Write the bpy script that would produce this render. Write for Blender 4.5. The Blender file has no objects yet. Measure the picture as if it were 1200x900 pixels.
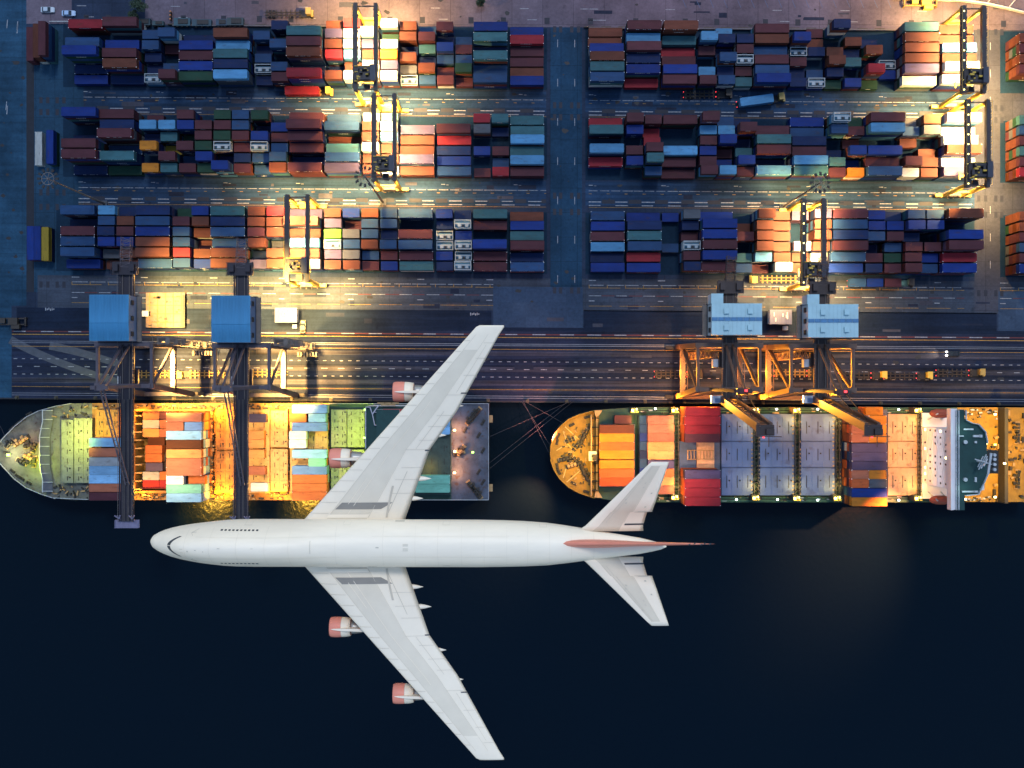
import bpy, bmesh, math, random
from mathutils import Vector, Matrix
R = math.radians
random.seed(7)
scene = bpy.context.scene
COL = scene.collection

# ------------------------------------------------------------------ camera, sky, sun, exposure
H = 370.0                    # flying height of the camera in metres
F = 1180.0                   # focal length in pixels of a 1200 px wide picture
K = H / F                    # metres per pixel on the ground
cam = bpy.data.cameras.new("camera")
cam.sensor_width = 36.0
cam.lens = 36.0 * F / 1200.0
cam.clip_end = 9000.0
cam_o = bpy.data.objects.new("camera", cam)
COL.objects.link(cam_o)
cam_o.location = (0, 0, H)
scene.camera = cam_o

SUN_EL, SUN_AZ = 63.0, 8.0   # azimuth from north, clockwise
world = bpy.data.worlds.new("World")
scene.world = world
world.use_nodes = True
wn = world.node_tree
sky = wn.nodes.new("ShaderNodeTexSky")
sky.sky_type = 'NISHITA'
sky.sun_disc = False
sky.sun_elevation = R(SUN_EL)
sky.sun_rotation = R(SUN_AZ)
sky.air_density = 1.6
sky.dust_density = 0.3
sky.ozone_density = 3.0
wn.links.new(sky.outputs[0], wn.nodes["Background"].inputs[0])
wn.nodes["Background"].inputs[1].default_value = 0.15
sl = bpy.data.lights.new("sun", 'SUN')
sl.energy = 1.15
sl.angle = R(12)
sl.color = (0.96, 0.97, 1.0)
sun_o = bpy.data.objects.new("sun", sl)
COL.objects.link(sun_o)
_d = Vector((math.sin(R(SUN_AZ)) * math.cos(R(SUN_EL)), math.cos(R(SUN_AZ)) * math.cos(R(SUN_EL)), math.sin(R(SUN_EL))))
sun_o.rotation_euler = _d.to_track_quat('Z', 'Y').to_euler()
scene.view_settings.view_transform = 'Standard'
scene.view_settings.look = 'None'
scene.view_settings.exposure = 0.16
scene.view_settings.gamma = 1.0
scene.cycles.use_denoising = True
scene.cycles.max_bounces = 5
scene.cycles.diffuse_bounces = 2
scene.cycles.glossy_bounces = 2
scene.cycles.sample_clamp_indirect = 6.0
scene.cycles.caustics_reflective = False
scene.cycles.caustics_refractive = False

# ------------------------------------------------------------------ helpers
def gx(px, z=0.0):
    return (px - 600.0) * (H - z) / F
def gy(py, z=0.0):
    return (450.0 - py) * (H - z) / F
def P(px, py, z=0.0):
    return Vector((gx(px, z), gy(py, z), z))
SLOPE = 0.0065               # the quay runs slightly askew to the picture
def S(px, py, z=0.0):
    return P(px, py + SLOPE * (px - 600.0), z)

MATS = {}
def mat(name, rgb, rough=0.6, metal=0.0, var=0.25, scale=0.6, emit=None, estr=0.0, bump=0.0, spec=0.4, stretch=(1, 1, 1), rnd=0.0, streak=0.0):
    if name in MATS:
        return MATS[name]
    m = bpy.data.materials.new(name)
    m.use_nodes = True
    nt = m.node_tree
    b = nt.nodes["Principled BSDF"]
    b.inputs["Roughness"].default_value = rough
    b.inputs["Metallic"].default_value = metal
    b.inputs["Specular IOR Level"].default_value = spec
    c = (rgb[0], rgb[1], rgb[2], 1)
    if emit:
        b.inputs["Base Color"].default_value = c
        b.inputs["Emission Color"].default_value = (*emit, 1)
        b.inputs["Emission Strength"].default_value = estr
        MATS[name] = m
        return m
    tc = nt.nodes.new("ShaderNodeTexCoord")
    mp = nt.nodes.new("ShaderNodeMapping")
    mp.inputs["Scale"].default_value = stretch
    nt.links.new(tc.outputs["Object"], mp.inputs["Vector"])
    vec = mp.outputs[0]
    if rnd > 0:
        oi = nt.nodes.new("ShaderNodeObjectInfo")
        add = nt.nodes.new("ShaderNodeVectorMath")
        add.operation = 'MULTIPLY_ADD'
        nt.links.new(oi.outputs["Random"], add.inputs[0])
        add.inputs[1].default_value = (61.0, 37.0, 23.0)
        nt.links.new(vec, add.inputs[2])
        vec = add.outputs[0]
    n1 = nt.nodes.new("ShaderNodeTexNoise")
    n1.inputs["Scale"].default_value = scale
    n1.inputs["Detail"].default_value = 6.0
    n1.inputs["Roughness"].default_value = 0.65
    nt.links.new(vec, n1.inputs["Vector"])
    mr = nt.nodes.new("ShaderNodeMapRange")
    mr.inputs[1].default_value = 0.3
    mr.inputs[2].default_value = 0.7
    mr.inputs[3].default_value = 1.0 - var
    mr.inputs[4].default_value = 1.0 + var * 0.7
    nt.links.new(n1.outputs[0], mr.inputs[0])
    val = mr.outputs[0]
    if rnd > 0:
        r2 = nt.nodes.new("ShaderNodeMapRange")
        r2.inputs[3].default_value = 1.0 - rnd
        r2.inputs[4].default_value = 1.0 + rnd
        nt.links.new(oi.outputs["Random"], r2.inputs[0])
        mu = nt.nodes.new("ShaderNodeMath")
        mu.operation = 'MULTIPLY'
        nt.links.new(val, mu.inputs[0])
        nt.links.new(r2.outputs[0], mu.inputs[1])
        val = mu.outputs[0]
    hs = nt.nodes.new("ShaderNodeVectorMath")
    hs.operation = 'SCALE'
    hs.inputs[0].default_value = c[:3]
    nt.links.new(val, hs.inputs["Scale"])
    col = hs.outputs[0]
    if streak > 0:               # rust and dirt spots with a shape of their own
        n2 = nt.nodes.new("ShaderNodeTexNoise")
        n2.inputs["Scale"].default_value = scale * 2.3
        n2.inputs["Detail"].default_value = 4.0
        nt.links.new(vec, n2.inputs["Vector"])
        cr = nt.nodes.new("ShaderNodeMapRange")
        cr.inputs[1].default_value = 0.58
        cr.inputs[2].default_value = 0.70
        cr.inputs[3].default_value = 0.0
        cr.inputs[4].default_value = streak
        nt.links.new(n2.outputs[0], cr.inputs[0])
        mx = nt.nodes.new("ShaderNodeMix")
        mx.data_type = 'RGBA'
        nt.links.new(cr.outputs[0], mx.inputs[0])
        nt.links.new(col, mx.inputs[6])
        mx.inputs[7].default_value = (0.045, 0.025, 0.018, 1)
        col = mx.outputs[2]
    nt.links.new(col, b.inputs["Base Color"])
    if bump > 0:
        bp = nt.nodes.new("ShaderNodeBump")
        bp.inputs["Strength"].default_value = bump
        bp.inputs["Distance"].default_value = 0.1
        nt.links.new(n1.outputs[0], bp.inputs["Height"])
        nt.links.new(bp.outputs[0], b.inputs["Normal"])
    MATS[name] = m
    return m

class MB:
    """collects shapes in world coordinates; build() links them as one mesh"""
    def __init__(self):
        self.v, self.f, self.m = [], [], []
    def face(self, pts, mi=0):
        n = len(self.v)
        self.v += [tuple(p) for p in pts]
        self.f.append(tuple(range(n, n + len(pts))))
        self.m.append(mi)
        return self
    def hexa(self, p, mi=0, skip=()):
        n = len(self.v)
        self.v += [tuple(q) for q in p]
        for k, q in enumerate(((3, 2, 1, 0), (4, 5, 6, 7), (0, 1, 5, 4), (1, 2, 6, 5), (2, 3, 7, 6), (3, 0, 4, 7))):
            if k in skip:
                continue
            self.f.append(tuple(n + i for i in q))
            self.m.append(mi)
        return self
    def box(self, c, s, rz=0.0, mi=0, skip=()):
        x, y, z = s[0] / 2, s[1] / 2, s[2] / 2
        ca, sa = math.cos(rz), math.sin(rz)
        pts = []
        for dz in (-z, z):
            for dx, dy in ((-x, -y), (x, -y), (x, y), (-x, y)):
                pts.append((c[0] + dx * ca - dy * sa, c[1] + dx * sa + dy * ca, c[2] + dz))
        return self.hexa(pts, mi, skip)
    def bar(self, a, b, w, h=None, mi=0):
        a, b = Vector(a), Vector(b)
        h = h or w
        d = (b - a).normalized()
        up = Vector((0, 0, 1)) if abs(d.z) < 0.95 else Vector((0, 1, 0))
        s = d.cross(up).normalized()
        u = s.cross(d).normalized()
        pts = []
        for q in (a, b):
            for i, j in ((-1, -1), (1, -1), (1, 1), (-1, 1)):
                pts.append(q + s * (i * w / 2) + u * (j * h / 2))
        return self.hexa(pts, mi)
    def tube(self, a, b, r0, r1=None, n=8, mi=0):
        a, b = Vector(a), Vector(b)
        r1 = r0 if r1 is None else r1
        d = (b - a).normalized()
        up = Vector((0, 0, 1)) if abs(d.z) < 0.95 else Vector((0, 1, 0))
        s = d.cross(up).normalized()
        u = s.cross(d).normalized()
        k = len(self.v)
        for q, r in ((a, r0), (b, r1)):
            for i in range(n):
                t = 2 * math.pi * i / n
                self.v.append(tuple(q + s * (math.cos(t) * r) + u * (math.sin(t) * r)))
        for i in range(n):
            j = (i + 1) % n
            self.f.append((k + i, k + j, k + n + j, k + n + i))
            self.m.append(mi)
        self.f.append(tuple(k + i for i in reversed(range(n))))
        self.m.append(mi)
        self.f.append(tuple(k + n + i for i in range(n)))
        self.m.append(mi)
        return self
    def prism(self, pts, z0, z1, mi=0, top=True, mitop=None, bottom=True):
        n, k = len(pts), len(self.v)
        for z in (z0, z1):
            self.v += [(p[0], p[1], z) for p in pts]
        for i in range(n):
            j = (i + 1) % n
            self.f.append((k + i, k + j, k + n + j, k + n + i))
            self.m.append(mi)
        if top:
            self.f.append(tuple(k + n + i for i in range(n)))
            self.m.append(mi if mitop is None else mitop)
        if bottom:
            self.f.append(tuple(k + i for i in reversed(range(n))))
            self.m.append(mi)
        return self
    def rings(self, rings, mi=0, cap=True, mif=None):
        n, k = len(rings[0]), len(self.v)
        for r in rings:
            self.v += [tuple(p) for p in r]
        for a in range(len(rings) - 1):
            for i in range(n):
                j = (i + 1) % n
                self.f.append((k + a * n + i, k + a * n + j, k + (a + 1) * n + j, k + (a + 1) * n + i))
                self.m.append(mif(a, i) if mif else mi)
        if cap:
            self.f.append(tuple(k + i for i in reversed(range(n))))
            self.m.append(mi)
            self.f.append(tuple(k + (len(rings) - 1) * n + i for i in range(n)))
            self.m.append(mi)
        return self
    def mesh(self, name, mats, origin=(0, 0, 0), smooth=False):
        me = bpy.data.meshes.new(name)
        ox, oy, oz = origin
        me.from_pydata([(x - ox, y - oy, z - oz) for x, y, z in self.v], [], self.f)
        for m in (mats if isinstance(mats, (list, tuple)) else [mats]):
            me.materials.append(m)
        me.polygons.foreach_set("material_index", self.m)
        bm = bmesh.new()
        bm.from_mesh(me)
        bmesh.ops.recalc_face_normals(bm, faces=bm.faces)
        bm.to_mesh(me)
        bm.free()
        if smooth:
            me.polygons.foreach_set("use_smooth", [True] * len(me.polygons))
        me.update()
        return me
    def build(self, name, mats, parent=None, smooth=False, origin=None, label=None):
        org = Vector((0, 0, 0)) if parent is None else root_of(parent)
        if origin is not None:
            org = Vector(origin)
        me = self.mesh(name, mats, org, smooth)
        o = bpy.data.objects.new(name, me)
        COL.objects.link(o)
        if parent is not None:
            o.parent = parent
        else:
            o.location = org
        if label:
            o["label"] = label
        return o
def root_of(o):
    while o.parent is not None:
        o = o.parent
    return Vector(o.location)
def empty(name, loc, label=None, cat=None, group=None):
    o = bpy.data.objects.new(name, None)
    COL.objects.link(o)
    o.location = loc
    return tag(o, label, cat, group)
def tag(o, label=None, cat=None, group=None, kind=None):
    for k, v in (("label", label), ("category", cat), ("group", group), ("kind", kind)):
        if v:
            o[k] = v
    return o
def children_of(o):
    return [c for c in KIDS.get(o.name, [])]
KIDS = {}
def copy_tree(o, parent=None):
    c = o.copy()
    COL.objects.link(c)
    if parent is not None:
        c.parent = parent
    for ch in list(o.children):
        copy_tree(ch, c)
    return c
def lamp(x, y, z, watts, color, radius=0.4, spot=150, blend=0.7, aim=None, parent=None):
    l = bpy.data.lights.new("flood_light", 'SPOT')
    l.energy = watts
    l.color = color
    l.shadow_soft_size = radius
    l.spot_size = R(spot)
    l.spot_blend = blend
    o = bpy.data.objects.new("flood_light", l)
    COL.objects.link(o)
    p = Vector((x, y, z))
    if aim is not None:
        o.rotation_euler = (p - Vector(aim)).to_track_quat('Z', 'Y').to_euler()
    if parent is not None:
        o.parent = parent
        p = p - root_of(parent)
    o.location = p
    return o
def structure(mb, name, mats):
    return tag(mb.build(name, mats), kind='structure')
# ------------------------------------------------------------------ ground, quay, water
def ground_mat(name, rgb, var=0.3, slab=0.0, sx=8.0, sy=8.0, scale=0.05, streaks=0.0, patch=0.25):
    """concrete / asphalt: broad blotches, fine grain, tyre streaks along the lanes and slab joints"""
    m = bpy.data.materials.new(name)
    m.use_nodes = True
    nt = m.node_tree
    b = nt.nodes["Principled BSDF"]
    b.inputs["Roughness"].default_value = 0.8
    b.inputs["Specular IOR Level"].default_value = 0.08
    tc = nt.nodes.new("ShaderNodeTexCoord")
    def noise(sc, det, stretch, lo, hi, a, bb, rough=0.6):
        mp = nt.nodes.new("ShaderNodeMapping")
        mp.inputs["Scale"].default_value = stretch
        nt.links.new(tc.outputs["Object"], mp.inputs["Vector"])
        n = nt.nodes.new("ShaderNodeTexNoise")
        n.inputs["Scale"].default_value = sc
        n.inputs["Detail"].default_value = det
        n.inputs["Roughness"].default_value = rough
        nt.links.new(mp.outputs[0], n.inputs["Vector"])
        r = nt.nodes.new("ShaderNodeMapRange")
        for i, v in ((1, lo), (2, hi), (3, a), (4, bb)):
            r.inputs[i].default_value = v
        nt.links.new(n.outputs[0], r.inputs[0])
        return r.outputs[0]
    def mul(a, c):
        q = nt.nodes.new("ShaderNodeMath")
        q.operation = 'MULTIPLY'
        nt.links.new(a, q.inputs[0])
        nt.links.new(c, q.inputs[1])
        return q.outputs[0]
    v = noise(scale, 8, (1, 1, 1), 0.32, 0.68, 1 - var, 1 + var)
    v = mul(v, noise(0.9, 5, (1, 1, 1), 0.25, 0.75, 1 - patch, 1 + patch, 0.8))
    v = mul(v, noise(0.35, 3, (1, 1, 1), 0.60, 0.74, 1.0, 0.72))
    if streaks > 0:
        v = mul(v, noise(0.5, 4, (0.03, 1.3, 1), 0.35, 0.65, 1 - streaks, 1 + streaks))
    if slab > 0:
        br = nt.nodes.new("ShaderNodeTexBrick")
        br.offset = 0.0
        br.inputs["Scale"].default_value = 1.0
        br.inputs["Mortar Size"].default_value = 0.12
        br.inputs["Mortar Smooth"].default_value = 0.3
        br.inputs["Brick Width"].default_value = sx
        br.inputs["Row Height"].default_value = sy
        br.inputs["Color1"].default_value = (1, 1, 1, 1)
        br.inputs["Color2"].default_value = (0.86, 0.86, 0.86, 1)
        br.inputs["Mortar"].default_value = (1 - slab, 1 - slab, 1 - slab, 1)
        nt.links.new(tc.outputs["Object"], br.inputs["Vector"])
        v = mul(v, br.outputs[0])
    hs = nt.nodes.new("ShaderNodeVectorMath")
    hs.operation = 'SCALE'
    hs.inputs[0].default_value = rgb
    nt.links.new(v, hs.inputs["Scale"])
    nt.links.new(hs.outputs[0], b.inputs["Base Color"])
    return m

G_YARD = ground_mat("yard_concrete", (0.022, 0.035, 0.066), 0.25, 0.35, 7.0, 7.0)
G_TOP = ground_mat("pale_concrete", (0.105, 0.090, 0.118), 0.35, 0.4, 11.3, 12.0)
G_WEST = ground_mat("west_road_concrete", (0.017, 0.054, 0.100), 0.42, 0.3, 12.0, 24.0, streaks=0.15)
G_LANE = ground_mat("lane_asphalt", (0.016, 0.037, 0.077), 0.28, 0.0, streaks=0.35)
G_CROSS = ground_mat("crossroad_concrete", (0.014, 0.044, 0.086), 0.38, 0.4, 6.0, 9.0)
G_APRON = ground_mat("apron_concrete", (0.040, 0.052, 0.076), 0.25, 0.25, 9.0, 6.0, streaks=0.15)
G_DARK = ground_mat("fresh_asphalt", (0.009, 0.016, 0.034), 0.3, 0.0, streaks=0.2)
G_QUAY = ground_mat("quay_asphalt", (0.014, 0.020, 0.041), 0.25, 0.0, streaks=0.45)
G_QLIGHT = ground_mat("worn_quay_asphalt", (0.034, 0.037, 0.055), 0.3, 0.0, streaks=0.55)
G_STACK = ground_mat("stack_floor", (0.007, 0.022, 0.045), 0.3, 0.0)
G_PATCH = ground_mat("pale_patch", (0.032, 0.056, 0.100), 0.2, 0.15, 5.0, 5.0)
QUAY_Y = 471.5

def sheet(mb, x0, x1, y0, y1, z, mi=0, slope=True):
    f = S if slope else P
    mb.face([f(x0, y1, 0) + Vector((0, 0, z)), f(x1, y1, 0) + Vector((0, 0, z)), f(x1, y0, 0) + Vector((0, 0, z)), f(x0, y0, 0) + Vector((0, 0, z))], mi)

# the land: one sheet to the horizon, with the quay wall dropping to the water along its seaward edge
g = MB()
a, b_ = S(-9000, QUAY_Y), S(9000, QUAY_Y)
g.face([a, b_, (b_.x, 3000, 0), (a.x, 3000, 0)])
structure(g, "ground", G_YARD)
g = MB()
g.face([a - Vector((0, 0, 9)), b_ - Vector((0, 0, 9)), b_, a])
structure(g, "quay_wall", mat("quay_wall_concrete", (0.03, 0.032, 0.036), 0.85))

def water_mat():
    m = bpy.data.materials.new("harbour_water")
    m.use_nodes = True
    nt = m.node_tree
    b = nt.nodes["Principled BSDF"]
    b.inputs["Base Color"].default_value = (0.0026, 0.0088, 0.0185, 1)
    b.inputs["Roughness"].default_value = 0.22
    b.inputs["IOR"].default_value = 1.33
    b.inputs["Specular IOR Level"].default_value = 0.15
    tc = nt.nodes.new("ShaderNodeTexCoord")
    n = nt.nodes.new("ShaderNodeTexNoise")
    n.inputs["Scale"].default_value = 0.55
    n.inputs["Detail"].default_value = 5
    nt.links.new(tc.outputs["Object"], n.inputs["Vector"])
    bp = nt.nodes.new("ShaderNodeBump")
    bp.inputs["Strength"].default_value = 0.4
    bp.inputs["Distance"].default_value = 0.3
    nt.links.new(n.outputs[0], bp.inputs["Height"])
    nt.links.new(bp.outputs[0], b.inputs["Normal"])
    n2 = nt.nodes.new("ShaderNodeTexNoise")
    n2.inputs["Scale"].default_value = 0.012
    n2.inputs["Detail"].default_value = 5
    nt.links.new(tc.outputs["Object"], n2.inputs["Vector"])
    mx = nt.nodes.new("ShaderNodeMix")
    mx.data_type = 'RGBA'
    nt.links.new(n2.outputs[0], mx.inputs[0])
    mx.inputs[6].default_value = (0.0010, 0.0056, 0.0130, 1)
    mx.inputs[7].default_value = (0.0019, 0.0060, 0.0112, 1)
    nt.links.new(mx.outputs[2], b.inputs["Base Color"])
    return m
g = MB()
g.face([(-4000, -4000, -4), (4000, -4000, -4), (4000, 20, -4), (-4000, 20, -4)])
structure(g, "water", water_mat())

# paving zones, each sheet 4 mm above the one below
def zone(name, rects, m, z):
    mb = MB()
    for r in rects:
        sheet(mb, *r, z)
    return structure(mb, name, m)
zone("north_concrete", [(170, 1600, -200, 31.5)], G_TOP, 0.004)
zone("north_west_pavement", [(-700, 31, -200, 362), (-700, 13.5, 362, QUAY_Y - 1.8)], G_WEST, 0.004)
zone("west_pavement", [(31, 84, -200, 31.5)], G_TOP, 0.004)
zone("west_yard", [(40, 98, 31.5, 346)], ground_mat("west_yard_concrete", (0.016, 0.046, 0.084), 0.32, 0.35, 7.0, 7.0), 0.0025)  # yard concrete again, the unlit end's dusk blue put into its colour
zone("yard_lane", [(100, 640, 107, 131), (686, 1150, 106, 131), (95, 640, 212, 240), (686, 1150, 212, 240)], G_LANE, 0.004)
zone("container_stand", [(74, 641, 33, 105.5), (686, 1140, 33, 105.5), (74, 641, 138, 210.5), (686, 1140, 138, 210.5), (66, 641, 248.5, 321), (686, 1150, 248.5, 321),
                         (1172, 1500, 33, 105.5), (1172, 1500, 138, 210.5), (1172, 1500, 248.5, 321)], G_STACK, 0.004)
zone("crossroad", [(645, 682, 31.5, 357)], G_CROSS, 0.008)
zone("east_yard", [(1150, 1600, 31.5, 326)], ground_mat("east_concrete", (0.040, 0.046, 0.066), 0.22, 0.3, 8.0, 8.0), 0.0025)  # yard concrete again, a lit copy with less dusk blue in its colour
zone("east_crossroad", [(1142, 1172, 31.5, 362)], ground_mat("east_crossroad_concrete", (0.044, 0.050, 0.070), 0.2, 0.3, 6.0, 9.0), 0.008)  # lit copy of the crossroad concrete, its colour without the dusk blue
zone("apron", [(44, 1600, 326, 364)], G_APRON, 0.004)
zone("apron_patch", [(578, 683, 336, 383.5), (1170, 1600, 338, 384)], G_PATCH, 0.0105)
zone("asphalt_strip", [(20, 576, 364, 388), (684, 1168, 363, 388), (576, 684, 384, 388), (1168, 1600, 384.2, 388)], G_DARK, 0.004)
zone("quay_road", [(14, 1600, 388, QUAY_Y - 1.5)], G_QUAY, 0.004)
zone("quay_wheel_tracks", [(240, 1600, 430, 436), (14, 1600, 446, 452), (240, 1600, 455, 458.5), (300, 1600, 412, 417)], G_QLIGHT, 0.008)
zone("dark_west_strip", [(31, 40, 58, 275), (31, 40, 292, 346)], mat("dark_strip_tone", (0.008, 0.012, 0.022), 0.8), 0.010)  # flat dark strip along the west edge of the yard
zone("quay_coping", [(-3000, 4000, QUAY_Y - 1.6, QUAY_Y)], mat("coping", (0.016, 0.018, 0.024), 0.8), 0.012)
# old sweeping tyre tracks at the west end of the quay road
tr = MB()
def track(p0, p1, p2, w0, w1, z):
    prev = None
    for i in range(25):
        t = i / 24
        p = p0 * (1 - t) ** 2 + p1 * 2 * t * (1 - t) + p2 * t * t
        d = (p1 - p0) * (1 - t) + (p2 - p1) * t
        n = Vector((-d.y, d.x, 0)).normalized() * (w0 + (w1 - w0) * t) / 2
        q = (p - n + Vector((0, 0, z)), p + n + Vector((0, 0, z)))
        if prev:
            tr.face([prev[0], q[0], q[1], prev[1]])
        prev = q
track(P(12, 398), P(60, 425), P(140, 448), 3.0, 2.4, 0.012)
track(P(58, 405), P(95, 412), P(150, 430), 3.0, 2.4, 0.012)
structure(tr, "tyre_tracks", mat("tyre_tracks", (0.055, 0.065, 0.085), 0.8))

# painted markings
W_P, Y_P, R_P, D_P = 0, 1, 2, 3
MARKM = [mat("white_paint_line", (0.24, 0.26, 0.30), 0.7, var=0.55, scale=1.5), mat("yellow_paint_line", (0.30, 0.165, 0.03), 0.7, var=0.5, scale=1.5),
         mat("red_paint_line", (0.085, 0.018, 0.022), 0.7, var=0.3), mat("dark_patch", (0.010, 0.014, 0.028), 0.7, var=0.2)]
mk = MB()
def dash(x0, x1, y, on, off, h, mi, z=0.016):
    x = x0
    while x < x1:
        sheet(mk, x, min(x + on * random.uniform(0.85, 1.05), x1), y - h / 2, y + h / 2, z, mi)
        x += on + off
def line(x0, x1, y, h, mi, z=0.016):
    n = max(1, int((x1 - x0) / 60))
    for i in range(n):
        sheet(mk, x0 + (x1 - x0) * i / n, x0 + (x1 - x0) * (i + 1) / n, y - h / 2, y + h / 2, z, mi)
for (ya, xs, xe) in ((0, 98, 640), (0, 690, 1140), (106, 92, 640), (106, 690, 1140)):
    dash(xs, xe, 110.5 + ya, 5, 80, 0.8, W_P)
    dash(xs + 6, xe, 111.2 + ya, 3, 82, 0.5, W_P)
    dash(xs, xe, 117.0 + ya, 12, 1.2, 0.55, W_P)
    dash(xs, xe, 120.5 + ya, 4, 17, 0.5, Y_P)
    dash(xs, xe, 130.0 + ya, 15, 16, 1.0, W_P)
    dash(xs + 15.5, xe, 129.6 + ya, 15.5, 15.5, 4.6, D_P, 0.012)
    dash(xs, xe, 134.2 + ya, 15, 16, 0.9, W_P)
    line(xs, xe, 136.4 + ya, 0.35, Y_P)
for (xs, xe) in ((84, 578), (690, 1130), (1172, 1250)):
    dash(xs, xe, 328.0, 9, 72, 1.0, W_P)
    dash(xs, xe, 333.6, 19, 2, 0.7, W_P)
    dash(xs, xe, 336.8, 40, 3, 0.5, Y_P)
    dash(xs, xe, 335.2, 0.8, 20.5, 4.2, Y_P)
    dash(xs, xe, 346.0, 15, 17, 0.7, W_P)
    dash(xs + 15, xe, 346.0, 16, 16, 0.9, R_P)
    dash(xs, xe, 352.0, 7, 74, 0.9, W_P)
    dash(xs, xe, 358.0, 30, 6, 0.45, Y_P)
dash(16, 1300, 392.0, 16.5, 15.5, 1.0, W_P, 0.020)
line(14, 1300, 392.0, 1.5, R_P)
line(14, 1300, 395.4, 0.9, Y_P)
line(14, 1300, 409.4, 0.55, Y_P)
dash(16, 1300, 424.0, 4.0, 5.8, 0.75, W_P)
dash(20, 1300, 433.0, 7.0, 12.8, 0.75, W_P)
dash(16, 1300, 442.0, 4.0, 5.8, 0.75, W_P)
line(14, 1300, 456.6, 0.45, Y_P)
for x in (653.5, 673.5, 1160.5):
    y = 46
    while y < 330:
        mk.face([S(x - .35, y + 9) + Vector((0, 0, .02)), S(x + .35, y + 9) + Vector((0, 0, .02)), S(x + .35, y) + Vector((0, 0, .02)), S(x - .35, y) + Vector((0, 0, .02))], W_P)
        y += 46 if x < 1000 else 32
for bx in (650, 657, 670, 678, 1147, 1155, 1167, 1174, 48, 56, 67, 75):
    for by in (34, 123, 137, 229, 248, 340) if bx > 100 else (121, 135, 229, 246, 337):
        sheet(mk, bx - 1.9, bx + 1.9, by - 3.6, by + 3.6, 0.012, D_P)
for px in (101, 127, 215, 262, 304, 341, 399, 457, 495, 552, 590, 641, 692, 745, 803, 840, 897, 935, 973, 1030, 1068, 1125, 1176):
    sheet(mk, px - 3, px + 3, 20.5, 28, 0.012, D_P)  # row of flat dark squares on the northern concrete
for px, py in ((8, 28), (20, 30), (20, 34), (7, 124), (8, 129)):
    mk.face([P(px - .5, py + 5) + Vector((0, 0, .02)), P(px + .5, py + 5) + Vector((0, 0, .02)), P(px + 1.2, py - 5) + Vector((0, 0, .02)), P(px + .4, py - 5) + Vector((0, 0, .02))], W_P)
for px in (90, 200, 350, 505, 609, 680, 690, 780, 905, 985, 1075):
    for j, py in enumerate((10, 23)):
        sheet(mk, px + 9 * j, px + 9 * j + 11, py - .35, py + .35, 0.012, W_P)
for (px, py) in ((53, 366), (551, 368.5)):     # bay marks painted on the strip
    for i in range(6):
        sheet(mk, px + i * 1.9, px + i * 1.9 + 1.1, py - 1.8 + (i % 2) * .8, py + 1.6 - (i % 3) * .5, 0.016, W_P)
structure(mk, "road_markings", MARKM)
sheetl = MB()
x = 1150.0
for i in range(26):            # parking bay lines in the north east corner
    px = 800 + i * 16
    sheetl.face([P(px, 0) + Vector((0, 0, .02)), P(px + .5, 0) + Vector((0, 0, .02)), P(px + 4.5, 9) + Vector((0, 0, .02)), P(px + 4, 9) + Vector((0, 0, .02))])
structure(sheetl, "parking_lines", mat("blue_paint_line", (0.05, 0.10, 0.2), 0.7))
rl = MB()                      # crane rails let into the quay road
for y in (403.2, 405.2, 464.2, 466.6):
    n = 30
    for i in range(n):
        x0, x1 = 14 + i * 50, 64 + i * 50
        p, q = S(x0, y), S(x1, y)
        rl.hexa([p + Vector((0, -.12, .005)), q + Vector((0, -.12, .005)), q + Vector((0, .12, .005)), p + Vector((0, .12, .005)),
                 p + Vector((0, -.12, .09)), q + Vector((0, -.12, .09)), q + Vector((0, .12, .09)), p + Vector((0, .12, .09))])
structure(rl, "crane_rail", mat("rail_steel", (0.16, 0.17, 0.2), 0.4, 0.6))

pt = MB()
rp = random.Random(11)
for i in range(150):
    zone_ = rp.choice(((180, 1180, 0, 29), (100, 630, 108, 130), (690, 1140, 108, 130), (100, 630, 214, 240), (690, 1140, 214, 240), (90, 575, 328, 362), (690, 1160, 328, 362), (30, 1190, 366, 386), (30, 1190, 412, 460)))
    x, y = rp.uniform(zone_[0], zone_[1]), rp.uniform(zone_[2], zone_[3])
    w_, h_ = rp.uniform(3, 26), rp.uniform(1.5, 6)
    sheet(pt, x, min(x + w_, zone_[1]), y, min(y + h_, zone_[3]), 0.0108 + i * 1e-5, rp.choice((0, 0, 1)))
structure(pt, "paving_patches", [ground_mat("patched_asphalt", (0.017, 0.023, 0.042), 0.3), ground_mat("patched_concrete", (0.046, 0.050, 0.070), 0.3)])
st_ = MB()
for i in range(130):                  # oil stains, each a ragged blot
    zone_ = rp.choice(((0, 30, 20, 330), (180, 1180, 0, 29), (100, 640, 108, 128), (690, 1140, 108, 128), (100, 640, 214, 238), (690, 1140, 214, 238), (90, 1160, 328, 360), (30, 1190, 412, 460), (646, 681, 40, 340)))
    c = S(rp.uniform(zone_[0], zone_[1]), rp.uniform(zone_[2], zone_[3]))
    r = rp.uniform(.25, 1.1)
    st_.face([(c.x + math.cos(k * .7) * r * rp.uniform(.6, 1.6), c.y + math.sin(k * .7) * r * rp.uniform(.5, 1.1), 0.0135 + i * 1e-5) for k in range(9)])
structure(st_, "oil_stains", mat("oil_stain", (0.008, 0.010, 0.016), 0.6))
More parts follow.
